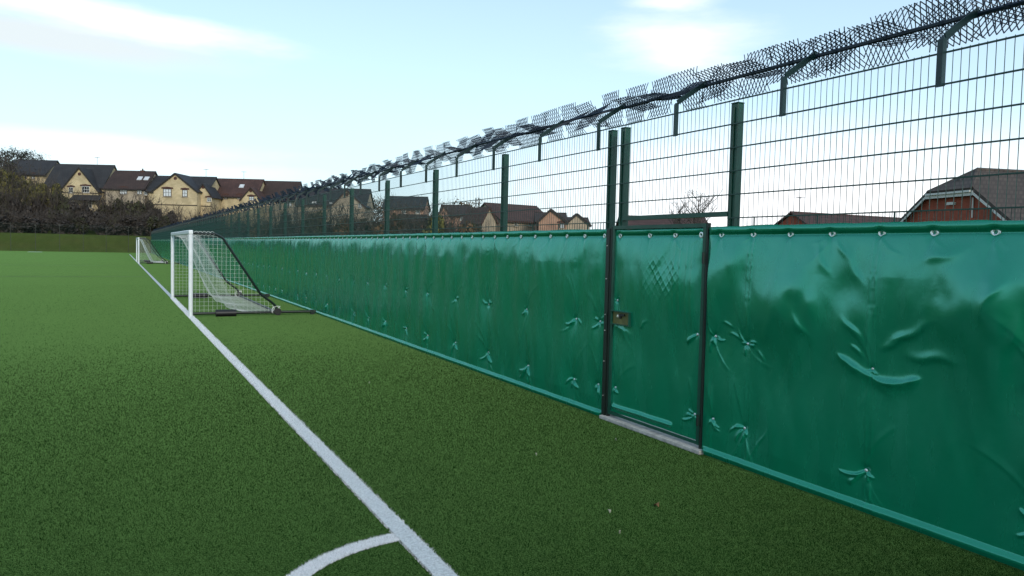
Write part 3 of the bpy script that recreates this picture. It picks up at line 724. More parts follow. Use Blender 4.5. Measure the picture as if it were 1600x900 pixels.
        for k in range(4):                                     # long faint pulls between the fixings
            an = q.choice((90, -90, 75, 105, -70, -110, 60, 120))+q.uniform(-8, 8)
            d[s] += crease(y, z, fy, fz, R(an), q.uniform(.25, .5), q.uniform(.002, .005))
    # rolled bottom edge
    if roll_z:
        jit = .006*noise2(Yg*1.7, Yg*0+1, 10+seed)
        tt = np.clip((roll_z+.006+jit-Zg)/.027, 0, 1)
        d += .030*(tt*.75+.25*sstep(tt)) - .02*np.clip((roll_z-.035-Zg)/.05, 0, 1)
    return d
def streak(Yg, Zg, px, py, length, width, ang, amp):
    d_ = ray(px, py); p = EYE+d_*(XP/d_[0]); a = (Yg-p[1])*math.cos(R(ang))+(Zg-p[2])*math.sin(R(ang)); c_ = -(Yg-p[1])*math.sin(R(ang))+(Zg-p[2])*math.cos(R(ang))
    c_ = c_+.012*np.sin(a*22+px)
    return amp*np.exp(-(np.abs(a)/length)**2.6)*np.exp(-np.abs(c_/(width*np.where(c_ > 0, .8, 1.25)))**1.8)
def sheet_mesh(ys, zs, disp, name):
    n, k = len(ys), len(zs)
    Yg, Zg = np.meshgrid(ys, zs, indexing='ij')
    Xg = XP - disp
    Zt = Zg.copy()
    # the last rows wrap over the top rail to the back
    top = np.stack([np.stack([Xg[:, -1]+.012, ys, np.full(n, zs[-1]+.010)], 1), np.stack([Xg[:, -1]+.035, ys, np.full(n, zs[-1]+.008)], 1), np.stack([Xg[:, -1]+.045, ys, np.full(n, zs[-1]-.10)], 1)], 1)
    top[:, :, 2] += (.008*noise2(ys*3.2, ys*0, 12)+.006*noise2(ys*9, ys*0, 13))[:, None]
    V = np.concatenate([np.stack([Xg, Yg, Zt], -1), top], 1)
    q = grid_quads(n, k+3)[:, ::-1]
    return np_mesh(name, V.reshape(-1, 3), q, M['pvc'], smooth=True)
def eyelet_shape(mb, x, y, z, s=1.0):
    n = 14; ro, ri = .0265*s, .0100*s
    ring = lambda r, xx: [(xx, y+r*math.cos(2*math.pi*k/n), z+r*math.sin(2*math.pi*k/n)) for k in range(n)]
    vs = ring(ro, x)+ring((ro+ri)/2, x-.005)+ring(ri, x-.001)+ring(ri, x+.006)
    fs = []
    for j in range(3): fs += [(j*n+k, j*n+(k+1) % n, (j+1)*n+(k+1) % n, (j+1)*n+k) for k in range(n)]
    mb.add(vs, [f_[::-1] for f_ in fs])
def stud_shape(mb, x, y, z, s=1.0):
    n = 12
    for r1, x1, r2, x2 in ((.013, 0, .012, -.004), (.012, -.004, .007, -.008), (.007, -.008, .0001, -.009)):
        mb.add([(x+x1, y+r1*s*math.cos(2*math.pi*k/n), z+r1*s*math.sin(2*math.pi*k/n)) for k in range(n)]+[(x+x2, y+r2*s*math.cos(2*math.pi*k/n), z+r2*s*math.sin(2*math.pi*k/n)) for k in range(n)],
               [(k, n+k, n+(k+1) % n, (k+1) % n) for k in range(n)])
def dress(root, off, ys, zs, disp, eyelets, fixes, size_e=1.0):
    """eyelets and studs seated on the sheet; the nearest 100 of each are parts"""
    def dx(y, z): i = min(np.searchsorted(ys, y), len(ys)-1); j = min(np.searchsorted(zs, z), len(zs)-1); return XP-disp[i, j]
    far = MB()
    for i, e in enumerate(sorted(eyelets)):
        mb = MB() if i < 100 else far; eyelet_shape(mb, dx(e, EYE_Z)-off[0]-.010, e-off[1], EYE_Z-off[2], size_e)
        if i < 100: mb.build('eyelet', M['steel'], root, True)
    if far.v: tag(far.build('eyelet', M['steel'], root, True), kind='stuff')
    far = MB()
    for i, (y, z, s) in enumerate(sorted(fixes)):
        mb = MB() if i < 100 else far; stud_shape(mb, dx(y, z)-off[0]-.002, y-off[1], z-off[2], 1.0)
        if i < 100: mb.build('stud', M['steel'], root, True)
    if far.v: tag(far.build('stud', M['steel'], root, True), kind='stuff')
def place(me, root, name, off):
    co = np.empty(len(me.vertices)*3, np.float32); me.vertices.foreach_get('co', co); co = co.reshape(-1, 3)-np.array(off, np.float32)
    me.vertices.foreach_set('co', co.ravel()); me.update(); return link(name, me, root)

# right sheet (nearest the camera)
ey = [4.90-.385*k+rnd.uniform(-.01, .01) for k in range(11)]; ey[0] = 4.885
sm = [4.5-1.14*k for k in range(4)]
fx = [(3.355, 1.02, .30), (3.38, .30, 1.0), (4.52, 1.05, .9), (4.53, .34, 1.0), (4.90, 1.07, .8), (4.90, .34, .6), (2.24, 1.02, 1.1), (2.24, .31, 1.0), (1.1, 1.0, 1), (1.1, .3, 1)]
ys = np.concatenate([np.arange(.9, 2.0, .02), np.arange(2.0, 5.028, .0065)]); zs = np.concatenate([np.arange(.012, .15, .005), np.arange(.15, 2.021, .0075)])
Yg, Zg = np.meshgrid(ys, zs, indexing='ij')
dp = relief(Yg, Zg, ey, sm, fx, .075, 'right', 20)
# the deep smile-shaped fold below the middle stud, and two creases running up from it
cyx = Yg-3.355
tl = np.clip(cyx/.30, 0, 1); tq = np.clip(-cyx/.37, 0, 1)
zl = .968 + .130*tl**1.25; el_ = (1+.7*noise2(Yg*14, Zg*20, 71))*(cyx >= 0)*(.80+.20*np.sin(math.pi*tl**.8))*sstep((1-tl)/.25)
dp += .016*el_*np.exp(-np.abs((Zg-zl)/((.017+.017*np.sin(math.pi*tl))*np.where(Zg > zl, .75, 1.5)))**1.35)
zq = .968 - .045*np.sin(math.pi*tq**.8) + .045*tq; eq = (1+.7*noise2(Yg*14, Zg*20, 72))*(cyx < 0)*(.62+.38*np.sin(math.pi*tq**.9))*sstep((1-tq)/.2)
dp += .021*eq*np.exp(-np.abs((Zg-zq)/((.017+.021*np.sin(math.pi*tq**.9))*np.where(Zg > zq, .75, 1.5)))**1.35)
for dy_ in (-.02, .012): dp += .005*np.exp(-((cyx-dy_)/.006)**2)*sstep((1.01-Zg)/.02)*sstep((Zg-.86)/.08)
for st in ((1424, 523, .17, .030, 150, .012), (1400, 536, .08, .022, 148, .009), (1458, 560, .15, .034, 178, .012), (1338, 514, .10, .024, 42, .009), (1343, 548, .06, .016, 35, .007), (1258, 506, .10, .030, 50, .008),
           (1140, 507, .06, .012, 185, .007), (1152, 526, .07, .012, 192, .008), (1190, 556, .05, .013, 215, .007), (1290, 405, .12, .03, 60, .008), (1340, 420, .14, .035, 58, .009), (1320, 390, .08, .02, 55, .006),
           (1190, 690, .11, .010, 118, .008), (1180, 696, .10, .009, 108, .007), (1480, 400, .14, .04, 165, .009), (1560, 470, .12, .03, 120, .009), (1595, 520, .10, .03, 110, .008)):
    dp += streak(Yg, Zg, *st)
dp += .006*noise2((Yg+.6*Zg)*6, (Zg-.6*Yg)*1.7, 51)*sstep((Zg-1.25)/.3)*sstep((1.95-Zg)/.12) + .004*noise2((Yg-.7*Zg)*9, (Zg+.7*Yg)*2.2, 52)*sstep((Zg-1.2)/.3)*sstep((1.95-Zg)/.12)
for (by, bz, ry, rz, am) in ((4.12, 1.40, .36, .34, .050), (2.70, 1.52, .30, .26, .045), (4.72, 1.60, .16, .30, .022), (3.55, 1.30, .22, .20, .016)):
    dp += am*np.exp(-((Yg-by+.35*(Zg-bz))/ry)**2-((Zg-bz)/rz)**2)*(1+.5*noise2(Yg*6, Zg*5, 33))
dp = dp*(.1+.9*sstep((5.028-Yg)/.07))
sheet = thing('padding_sheet', 'glossy green padding sheet right of the gate, nearest the viewer', 'padding sheet', (D, 2.9, 0), 'padding sheets along the fence')
place(sheet_mesh(ys, zs, dp, 'sheet'), sheet, 'sheet', (D, 2.9, 0)); dress(sheet, (D, 2.9, 0), ys, zs, dp, ey, fx, 1.15)
# left sheet (runs away from the gate to the far corner)
ys = [6.565]
while ys[-1] < END: ys.append(ys[-1]+.0105*ys[-1]/6.7)
ys = np.array(ys); zs = np.concatenate([np.arange(.012, .15, .0065), np.arange(.15, 2.021, .011)])
ey = [6.66+.375*(k+.93) for k in range(int((END-7.0)/.375))]; ey = [6.63]+ey
sm = [7.14+1.14*k for k in range(105)]
fx = [(6.67, 1.03, .9), (6.68, .34, .9)]
for y in sm:
    fx += [(y+rnd.uniform(-.03, .03), 1.02+rnd.uniform(-.02, .02), rnd.uniform(.75, 1.05)), (y+rnd.uniform(-.03, .03), .32+rnd.uniform(-.015, .015), rnd.uniform(1.0, 1.45))]
Yg, Zg = np.meshgrid(ys, zs, indexing='ij')
dp = relief(Yg, Zg, ey, sm, fx, .072, 'left', 40)
dp = dp*(.1+.9*sstep((Yg-6.565)/.10))
sheet = thing('padding_sheet', 'long glossy green padding sheet running from the gate past the goals', 'padding sheet', (D, 6.7, 0), 'padding sheets along the fence')
place(sheet_mesh(ys, zs, dp, 'sheet'), sheet, 'sheet', (D, 6.7, 0)); dress(sheet, (D, 6.7, 0), ys, zs, dp, ey, fx)

# ------------------------------------------------------------------ gate
gate = thing('pitch_gate', 'padded green gate leaf with lock cutout between the two padding sheets', 'gate', (D, 5.74, 0))
g0 = (D, 5.74, 0)
fr = MB()
fr.box((-.050, 5.09-5.74, 2.022), (-.002, 6.425-5.74, 2.058)); fr.box((-.050, 5.055-5.74, .07), (-.002, 5.09-5.74, 2.058)); fr.box((-.050, 6.425-5.74, .07), (-.002, 6.46-5.74, 2.058)); fr.box((-.045, 5.09-5.74, .07), (-.002, 6.425-5.74, .10))
go = fr.build('frame', M['green_metal'], gate)
ys = np.arange(5.095, 6.424, .0075); zs = np.concatenate([np.arange(.105, .22, .006), np.arange(.22, 2.021, .0085)])
ey = [5.13, 5.50, 5.88, 6.37]; fx = [(5.13, 1.06, .9), (5.14, .33, .9), (6.37, .36, .8), (6.385, 1.28, .6)]
Yg, Zg = np.meshgrid(ys, zs, indexing='ij')
dp = relief(Yg, Zg, ey, [], fx, None, 'gate', 60)*1.0
dp += .022*np.exp(-((Zg-.165)/.018)**2)*sstep((Yg-5.42)/.05)
for y0 in (5.27, 5.36, 5.44, 5.20):
    dp += .0045*np.exp(-((Yg-y0-.03*(Zg-1.4))/.011)**2)*np.exp(-((Zg-1.5)/.42)**4)*(1+1.2*noise2(Zg*16, Yg*0+y0, 5))
# the mesh behind presses a lozenge pattern into the sheet
a_ = (Yg-5.72)/.088; c_ = (Zg-1.52)/.10
patt = np.exp(-(np.abs(((a_+c_) % 1)-.5)/.14)**2)+np.exp(-(np.abs(((a_-c_) % 1)-.5)/.14)**2)
dp += .0030*patt*np.exp(-(((Yg-5.66)/.26)**4+((Zg-1.55)/.2)**4))*np.clip(.7+1.6*noise2(Yg*9, Zg*9, 31), 0, 1.4)
dp += ridge(Yg, Zg, 6.40, 1.015, R(190), .36, .012, .016)+ridge(Yg, Zg, 5.95, 1.03, R(120), .16, .010, .012)
dp = .012+(dp-.012)*(.12+.88*sstep((Yg-5.095)/.10)*sstep((6.424-Yg)/.06))
pad = place(sheet_mesh(ys, zs, dp-.012, 'padding'), gate, 'padding', g0)
def gsub(mb, nm, mt, par, smooth=False): return mb.build(nm, mt, par, smooth)
for e in ey:
    mb = MB(); i = min(np.searchsorted(ys, e), len(ys)-1); j = np.searchsorted(zs, EYE_Z); eyelet_shape(mb, XP-dp[i, j]+.012-D-.010, e-5.74, EYE_Z, 1.1); gsub(mb, 'eyelet', M['steel'], pad, True)
for (y, z, s) in fx:
    mb = MB(); i = min(np.searchsorted(ys, y), len(ys)-1); j = np.searchsorted(zs, z); stud_shape(mb, XP-dp[i, j]+.012-D-.002, y-5.74, z, 1.1); gsub(mb, 'stud', M['steel'], pad, True)
lk = MB(); y0, y1, z0, z1 = 6.11-5.74, 6.425-5.74, 1.03, 1.175; xf = -.072
for (ya, yb, za, zb_) in ((y0, y1, z0, z0+.010), (y0, y1, z1-.010, z1), (y0, y0+.010, z0+.01, z1-.01), (y1-.014, y1, z0+.01, z1-.01)): lk.box((xf, ya, za), (-.02, yb, zb_))
lko = lk.build('lock_case', M['green_metal'], gate)
pl = MB(); pl.box((xf+.022, y0+.01, z0+.01), (-.03, y1-.014, z1-.01)); pl.build('lock_plate', M['olive_plate'], lko)
cy = MB(); yc, zc = 6.30-5.74, 1.125; cy.tube((xf+.022, yc, zc), (xf-.002, yc, zc), .014, 16); cy.tube((xf-.002, yc, zc), (xf-.004, yc, zc), .009, 12); cy.build('lock_cylinder', M['steel'], lko)
hd = MB(); hd.box((xf+.005, 6.20-5.74, 1.128), (xf+.02, 6.285-5.74, 1.150)); hd.box((xf+.006, 6.255-5.74, 1.098), (xf+.019, 6.283-5.74, 1.127)); hd.build('latch', M['black_plastic'], lko)
# edge strips that clamp the neighbouring sheets, with screws
jm = MB(); jm.box((-.060, 6.502-5.74, .02), (-.012, 6.560-5.74, 2.03)); jm.box((-.052, 6.464-5.74, .02), (-.012, 6.498-5.74, 2.05)); j1 = jm.build('jamb', M['black_metal'], gate)
for z in (.25, .62, .95, 1.12, 1.5, 1.85):
    mb = MB(); mb.tube((-.059, 6.535-5.74, z), (-.067, 6.535-5.74, z), .006, 8); mb.build('screw', M['steel'], j1)
jm = MB(); jm.box((-.048, 5.034-5.74, .02), (-.012, 5.053-5.74, 2.06)); jm.build('jamb', M['black_metal'], gate)
for z in (.3, 1.75):
    mb = MB(); mb.tube((-.075, 5.05-5.74, z-.05), (-.075, 5.05-5.74, z+.05), .012, 10); mb.build('hinge', M['black_metal'], gate)
th = MB(); th.box((D-.095, 4.99, .0), (D+.16, 6.55, .04)); tho = th.build('threshold_slab', M['concrete'])
bv = tho.modifiers.new('bevel', 'BEVEL'); bv.width = .008; bv.segments = 2
tag(tho, 'pale concrete threshold strip under the gate', 'threshold')

# ------------------------------------------------------------------ goals
GW, GH, GD = 6.55, 2.03, 1.95
def goal(label, y0, group):
    """mouth on the side line (local x = 0) facing the pitch, local y along the line, net towards the fence"""
    g = thing('football_goal', label, 'goal', (LX, y0, 0), group)
    for y in (0, GW):
        mb = MB(); mb.tube((0, y, 0), (0, y, GH-.05), .050, 16); mb.build('post', M['white_paint'], g, False)
    mb = MB(); mb.box((-.05, -.05, GH-.05), (.05, GW+.05, GH+.05)); cb = mb.build('crossbar', M['white_paint'], g)
    bv = cb.modifiers.new('bevel', 'BEVEL'); bv.width = .02; bv.segments = 3
    def side(y):
        return [(0, y, GH-.02), (.55, y, GH-.03), (.72, y, GH-.12), (1.62, y, .52), (1.86, y, .34), (1.97, y, .24), (2.0, y, .08)]
    for y in (0, GW):
        mb = MB(); mb.path(side(y), .030, 8); mb.build('stanchion', M['black_metal'], g)
        mb = MB(); mb.tube((.05, y, .075), (D-LX-.10, y, .075), .034, 10); mb.box((D-LX-.24, y-.05, .0), (D-LX-.14, y+.05, .12)); mb.build('ground_bar', M['black_metal'], g)
        wt = MB(); wt.tube((.55, y-.10, .085), (1.02, y-.10, .085), .085, 14); wt.build('counterweight', M['black_plastic'], g)
        wh = MB(); wh.tube((2.02, y-.075, .09), (2.02, y-.045, .09), .09, 16); wh.build('wheel', M['black_plastic'], g)
    mb = MB(); mb.tube((2.0, 0, .075), (2.0, GW, .075), .030, 8); mb.build('rear_bar', M['black_metal'], g)
    # the net: square mesh, sagging back panel, side panels
    nb = MB(); st = .11; rr = .0023
    prof = [(.02, GH-.02), (.26, GH-.12), (.52, 1.42), (.78, .80), (.98, .34), (1.10, .12), (1.45, .07), (1.98, .05)]
    cum = [0]
    for a, b_ in zip(prof[:-1], prof[1:]): cum.append(cum[-1]+math.hypot(b_[0]-a[0], b_[1]-a[1]))
    def pp(s_, y):
        x = np.interp(s_, cum, [p[0] for p in prof]); z = np.interp(s_, cum, [p[1] for p in prof])
        e = math.sin(math.pi*min(1, max(0, y/GW)))**.5; sag = .10*e*math.sin(math.pi*s_/cum[-1])*(1+.5*math.sin(y*2.3+s_*2))
        return (x-sag*.7, y, max(.03, z-sag*.5))
    ns = int(cum[-1]/st); ny = int(GW/st)
    for j in range(ny+1):
        y = GW*j/ny; pts = [pp(cum[-1]*k/ns, y) for k in range(ns+1)]
        for a, b_ in zip(pts[:-1], pts[1:]): nb.tube(a, b_, rr, 3, caps=False)
    for k in range(ns+1):
        pts = [pp(cum[-1]*k/ns, GW*j/(ny//3)) for j in range(ny//3+1)]
        for a, b_ in zip(pts[:-1], pts[1:]): nb.tube(a, b_, rr, 3, caps=False)
    # the sides hang from the stanchions; they are gathered to the net's rear edge
    for y in (.01, GW-.01):
        sp_ = side(y)
        sx = [p[0] for p in sp_]; sz = [p[2] for p in sp_]
        for k in range(1, 20):
            x = .1*k; zt = np.interp(x, sx, sz)
            nb.tube((x, y+.04*math.sin(x*3), .05), (x, y, zt), rr, 3, caps=False)
        for k in range(0, 20):
            z = .06+.1*k
            xe = np.interp(-z, [-q for q in sz], sx)
            nb.tube((.04, y, z), (xe, y, z-.02), rr, 3, caps=False)
    for (y) in (0, GW):                                         # rope loops bunched at the rear corner and the top
        for k in range(5):
            t0 = rnd.uniform(0, 6); c0 = np.array([1.98, y, .14]); pts = [c0+np.array([.10*math.cos(t0+q), .05*math.sin(2*q+k), .09*math.sin(t0+q*1.3)]) for q in np.linspace(0, 5, 10)]
            nb.path(pts, .006, 3)
            c0 = np.array([.12+.09*k, y, GH-.02]); pts = [c0+np.array([.05*math.cos(q), .03*math.sin(2*q), .05*math.sin(q)]) for q in np.linspace(0, 6.3, 10)]
            nb.path(pts, .005, 3)
    nb.build('net', M['net'], g)
    return g
goal('white framed goal with dark rear stays, the nearer one on the side line', 19.41, 'goals stored along the side line')
goal('distant white framed goal on the side line near the far corner', 66.2, 'goals stored along the side line')

# ------------------------------------------------------------------ far end fence
ff = thing('end_fence', 'thin tall mesh fence crossing the far end of the pitch', 'fence', (D, PY1+.2, 0))
mb = MB()
for k in range(23): mb.box((-3.0*k-.025, -.025, 0), (-3.0*k+.025, .025, 4.0))
mb.build('posts', M['black_metal'], ff)
mb = MB()
for z in [.2*k for k in range(1, 21)]: mb.box((-66, -.003, z-.003), (0, .003, z+.003))
for k in range(660): mb.box((-.1*k-.0015, .004, .1), (-.1*k+.0015, .007, 4.0))
mb.build('wire_mesh', M['wire'], ff)

# ------------------------------------------------------------------ shrubs and trees
def foliage_mesh(name, seed, w_, h_, n, mats, leaf=.22, twigs=60, lean=0, lumps=7, hollow=.35, lift=.0):
    q = np.random.default_rng(seed); lm = []
    for k in range(lumps):
        a = q.uniform(0, 2*math.pi); r = q.uniform(0, .62); lm.append((math.cos(a)*r*w_/2, math.sin(a)*r*w_/2, h_*(lift+(1-lift)*q.uniform(.22, .74)), q.uniform(.22, .42)*w_/1.6, q.uniform(.22, .36)*h_/1.3))
    lm = np.array(lm); idx = q.integers(0, lumps, n); L = lm[idx]
    d = q.normal(size=(n, 3)); d /= np.linalg.norm(d, axis=1)[:, None]; rr = (hollow+(1-hollow)*q.random(n))[:, None]
    c_ = L[:, :3]+d*rr*np.stack([L[:, 3], L[:, 3], L[:, 4]], 1); c_[:, 2] = np.maximum(c_[:, 2], .03*h_)
    s = leaf*q.uniform(.5, 1.4, n); a = q.normal(size=(n, 3)); a /= np.linalg.norm(a, axis=1)[:, None]
    b_ = np.cross(a, q.normal(size=(n, 3))); b_ /= np.linalg.norm(b_, axis=1)[:, None]
    el = q.uniform(.25, .9, n)
    v = np.stack([c_-a*s[:, None], c_+b_*(s*el)[:, None], c_+a*s[:, None], c_-b_*(s*el)[:, None]], 1).reshape(-1, 3)
    mi = (q.random(n) < .3).astype(int)*(1 if len(mats) > 1 else 0)
    return np_mesh(name, v, np.arange(4*n).reshape(n, 4), mats, mi)
def stem_mesh(name, seed, w_, h_, n=40, r0=.05, up=.5, fork=3):
    q = random.Random(seed); mb = MB()
    for k in range(n):
        a = q.uniform(0, 6.28); L = q.uniform(.6, 1.08)*h_; sp_ = q.uniform(.1, 1.0)*w_*.5
        p = np.array([q.uniform(-.15, .15)*w_, q.uniform(-.15, .15)*w_, 0]); seg = 4
        for j in range(seg):
            t = (j+1)/seg; p2 = np.array([math.cos(a)*sp_*t**1.2+q.uniform(-.06, .06)*w_, math.sin(a)*sp_*t**1.2+q.uniform(-.06, .06)*w_, L*t])
            mb.tube(p, p2, r0*(1-t*.75+.19), 3, r0*(1-t*.75), caps=False)
            for _ in range(fork):
                e = p2+np.array([q.uniform(-.16, .16)*w_, q.uniform(-.16, .16)*w_, q.uniform(.05, .2)*h_]); mb.tube(p2, e, r0*.35, 3, r0*.12, caps=False)
            p = p2
    me = bpy.data.meshes.new(name); me.from_pydata(mb.v, [], mb.f); me.materials.append(M['bark']); return me
KIND = {
 'twig':   ([M['twig'], M['bark']], .17, 3400, 46),
 'olive':  ([M['twig_olive'], M['twig']], .19, 3200, 40),
 'yellow': ([M['leaf_yellow'], M['twig_olive']], .20, 3000, 30),
 'rust':   ([M['leaf_rust'], M['twig_olive']], .18, 2600, 34)}
VAR = {k: [(foliage_mesh('foliage', 100+i*7+hash_, 4.4, 4.0, v_[2], v_[0], v_[1]), stem_mesh('stems', 50+i, 4.0, 4.2, v_[3])) for i in range(3)] for hash_, (k, v_) in enumerate(KIND.items())}
def shrub(px, dist, kind, w_, h_, label, group, name='shrub', sink=.2):
    p = at(px, 380, dist); z = float(terrain(p[0], p[1]))-sink
    r = thing(name, label, 'shrub', (p[0], p[1], z), group)
    fm, sm_ = VAR[kind][rnd.randrange(3)]
    a = link('foliage', fm, r); b_ = link('stems', sm_, r)
    r.scale = (w_/4.4, w_/4.4, h_/4.0); r.rotation_euler.z = rnd.uniform(0, 6.28)
    return r
LB = {'twig': 'bare purple brown shrub in the thicket along the far grass bank', 'olive': 'olive brown shrub in the thicket along the far grass bank',
      'yellow': 'yellow green bush in front of the dark slate roofed house', 'rust': 'rust brown shrub in the thicket along the far grass bank'}
GS = 'shrubs in the thicket beyond the far end'
def dep(px, Y): return Y/ray(px, 380)[1]
for k in range(15):                                            # front row on the bank
    px = -120+k*31+rnd.uniform(-8, 8); shrub(px, dep(px, 143+rnd.uniform(-1.5, 2)), rnd.choice(('twig', 'twig', 'twig', 'olive')), rnd.uniform(5.0, 6.4), rnd.uniform(3.2, 4.4), '', GS)
for k in range(15):
    px = -130+k*33+rnd.uniform(-9, 9); shrub(px, dep(px, 149.5+rnd.uniform(-1.5, 2)), ('twig', 'olive', 'twig')[k % 3], rnd.uniform(4.6, 6.2), rnd.uniform(6.8, 8.2) if px < 235 else rnd.uniform(5.0, 6.2), '', GS)
for px, dst, kd, w_, h_ in ((228, 136, 'olive', 5.4, 7.0), (172, 138, 'olive', 5.0, 6.0), (303, 139, 'olive', 4.6, 3.8), (262, 139, 'rust', 4.0, 3.2), (330, 139, 'olive', 4.6, 3.0)):
    shrub(px, dep(px, dst+13), kd, w_, h_, '', GS)
for px, dst, w_, h_ in ((20, 140, 6, 9.0), (50, 139, 5, 8.2), (74, 139, 5.0, 8.0), (-12, 141, 6, 9.4)):
    shrub(px, dep(px, dst+17), 'yellow', w_, h_, LB['yellow'], 'yellow bushes before the far left house')
for o in list(COL.objects):
    if o.get('group') == GS: o['label'] = LB['twig'] if o.children[0].data.materials[0] is M['twig'] else LB['olive'] if o.children[0].data.materials[0] is M['twig_olive'] else LB['rust']
# scrub behind the fence
GB = 'shrubs behind the mesh fence'
LB2 = {'twig': 'bare brown shrub behind the mesh fence above the padding', 'olive': 'olive shrub behind the mesh fence above the padding', 'rust': 'rust brown shrub behind the mesh fence above the padding', 'yellow': 'yellowing bush behind the mesh fence near the brown tiled house'}
for k in range(22):
    px = 345+k*19+rnd.uniform(-5, 5); kd = rnd.choice(('twig', 'olive', 'rust', 'twig'))
    if px > 745: break
    if 655 < px < 735: kd = rnd.choice(('yellow', 'olive', 'rust'))
    dst = 118-22*(px-345)/400+rnd.uniform(-4, 4); h_ = rnd.uniform(5.6, 7.6) if px < 600 else rnd.uniform(6.2, 7.6)
    shrub(px, dst, kd, rnd.uniform(4.2, 6), h_, LB2[kd], GB)
shrub(744, 100, 'olive', 4.5, 6.2, LB2['olive'], GB)

def tree(px, py_top, dist, h_, w_, seed, label, kind='bare', group=None, n=1400):
    p = at(px, py_top, dist); zt = p[2]; z0 = zt-h_
    r = thing('tree', label, 'tree', (p[0], p[1], z0), group); q = random.Random(seed)
    mb = MB(); pts = [np.array([0, 0, -1.5])]
    for j in range(1, 7): pts.append(np.array([q.uniform(-.02, .02)*h_, q.uniform(-.02, .02)*h_, h_*.92*j/6]))
    for j in range(6): mb.tube(pts[j], pts[j+1], .022*h_*(1-j/6.6), 7, .022*h_*(1-(j+1)/6.6))
    mb.build('trunk', M['bark'], r)
    br = MB(); ends = []
    for k in range(46):
        t = q.uniform(.25, .97); b0 = np.array([np.interp(t*h_*.92, [p_[2] for p_ in pts], [p_[i] for p_ in pts]) for i in (0, 1, 2)])
        a = q.uniform(0, 6.28); L = w_*.5*(1-.6*t)*q.uniform(.6, 1.2); e = b0+np.array([math.cos(a)*L, math.sin(a)*L, L*q.uniform(.7, 1.5)])
        if e[2] > h_: e[2] = h_*q.uniform(.9, 1)
        br.tube(b0, e, .007*h_*(1-t*.6), 4, .0025*h_, caps=False)
        for _ in range(5):
            s0 = b0+(e-b0)*q.uniform(.3, 1); e2 = s0+np.array([q.uniform(-.5, .5)*L, q.uniform(-.5, .5)*L, q.uniform(.1, .7)*L]); br.tube(s0, e2, .0022*h_, 3, .0008*h_, caps=False); ends.append(e2)
    br.build('branches', M['bark'], r)
    if kind != 'bare':
        mt = {'rust': [M['leaf_rust'], M['twig_olive']], 'dark': [M['leaf_dark'], M['twig']], 'twig': [M['twig'], M['twig_olive']]}[kind]
        qq = np.random.default_rng(seed); E = np.array(ends); c_ = E[qq.integers(0, len(E), n)]+qq.normal(size=(n, 3))*w_*.055
        a = qq.normal(size=(n, 3)); a /= np.linalg.norm(a, axis=1)[:, None]; b_ = np.cross(a, qq.normal(size=(n, 3))); b_ /= np.linalg.norm(b_, axis=1)[:, None]; s = (.12*qq.uniform(.6, 1.4, n))[:, None]*(w_/5)
        v = np.stack([c_-a*s, c_+b_*s*.6, c_+a*s, c_-b_*s*.6], 1).reshape(-1, 3)
        link('crown', np_mesh('crown', v, np.arange(4*n).reshape(n, 4), mt, (qq.random(n) < .3).astype(int)), r)
    return r
tree(14, 232, 168, 17, 7, 1, 'tall pointed tree rising highest at the far left edge', 'dark')
tree(-2, 240, 165, 15, 7, 2, 'brown tree cut by the left edge of the picture', 'twig')
tree(29, 236, 172, 15, 7, 3, 'dark tree just right of the tall pointed tree', 'dark')
tree(44, 236, 174, 14, 6.5, 4, 'rounded dark tree behind the ridge of the far left house', 'dark')
tree(62, 238, 176, 14, 6, 5, 'small dark tree poking up behind the right end of the far left roof', 'dark')
tree(8, 250, 150, 11, 8, 12, 'brown leafed tree at the left edge standing before the far left house', 'twig')
tree(592, 313, 150, 9, 6, 6, 'rust leaved tree between the pale brown house and the pink brick house', 'rust')
tree(735, 322, 128, 8, 7, 7, 'rust brown tree left of the long red brown roof', 'rust')
tree(1092, 296, 70, 8, 5.5, 8, 'bare leafless tree behind the mesh above the gate', 'bare')
tree(1062, 312, 72, 7, 4.0, 9, 'smaller bare tree left of the bare tree above the gate', 'bare')
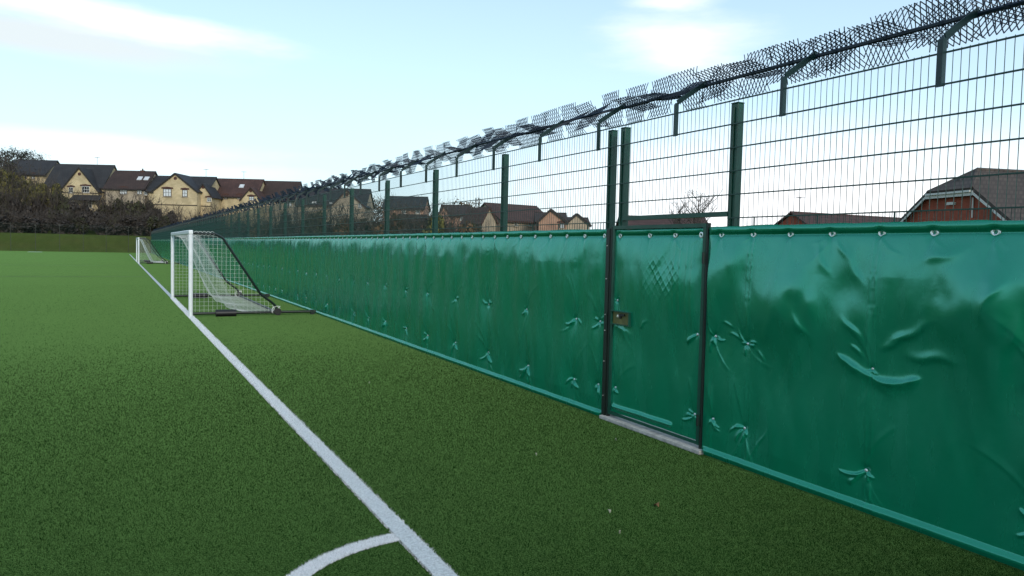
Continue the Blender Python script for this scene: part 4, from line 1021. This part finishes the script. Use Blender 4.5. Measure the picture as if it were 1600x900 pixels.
# twin masts far off
for x_, lab in ((744, 'thin lattice mast far off, left one of the pair'), (749, 'thin lattice mast far off, right one of the pair')):
    p = at(x_, 309, 320); mk = thing('lattice_mast', lab, 'mast', (p[0], p[1], p[2]-26)); mb = MB()
    for sx in (-.5, .5): mb.tube((sx, 0, -5), (sx*.5, 0, 26), .12, 4)
    for k in range(13): z = 2*k; sx = .5-.02*k; mb.tube((-sx, 0, z), (sx, 0, z+2), .07, 4)
    mb.build('lattice', M['lead'], mk)
    mb = MB(); mb.box((-1.1, -.1, 23.5), (1.1, .1, 23.8)); mb.build('cross_arm', M['lead'], mk)

# ------------------------------------------------------------------ litter on the turf
def leaf(x, y, s, label, mt, rz, name='fallen_leaf', cat='leaf'):
    n = 12; vs = []; 
    for k in range(n):
        t = 2*math.pi*k/n; rr = s*(1+.22*math.cos(3*t)+.1*math.sin(5*t)); vs.append((rr*math.cos(t), .7*rr*math.sin(t), .012*math.cos(2*t)+.004))
    mb = MB(); mb.add([(0, 0, .014)]+vs+[(0, 0, .012)]+[(a, b_, c2-.002) for a, b_, c2 in vs], [(0, k+1, (k+1) % n+1) for k in range(n)]+[(n+1, n+2+(k+1) % n, n+2+k) for k in range(n)]+[(k+1, n+2+k, n+2+(k+1) % n, (k+1) % n+1) for k in range(n)])
    mb.tube((s*.8, 0, .008), (s*1.7, .1*s, .012), .0018, 4)
    o = mb.build(name, mt, None, True); o.location = (x, y, .016); o.rotation_euler.z = rz; return tag(o, label, cat)
leaf(3.35, 4.07, .024, 'curled brown leaf lying on the turf', M['leaf_brown'], .4)
leaf(4.16, 5.68, .009, 'pale scrap on the turf in front of the gate', M['pale_scrap'], 1.2, 'pale_scrap', 'scrap')
leaf(2.97, 4.10, .009, 'pale scrap on the turf left of the brown leaf', M['pale_scrap'], 2.2, 'pale_scrap', 'scrap')
q_ = at(575, 600, 1)-EYE
for px, py, lab in ((577, 600, 'pale fleck on the turf right of the side line'), (968, 836, 'pale fleck on the turf below the brown leaf'), (838, 713, 'pale fleck on the turf halfway between line and gate')):
    d_ = ray(px, py); p = EYE+d_*(-CH/d_[2]); leaf(p[0], p[1], .006, lab, M['pale_scrap'], px, 'pale_scrap', 'scrap')
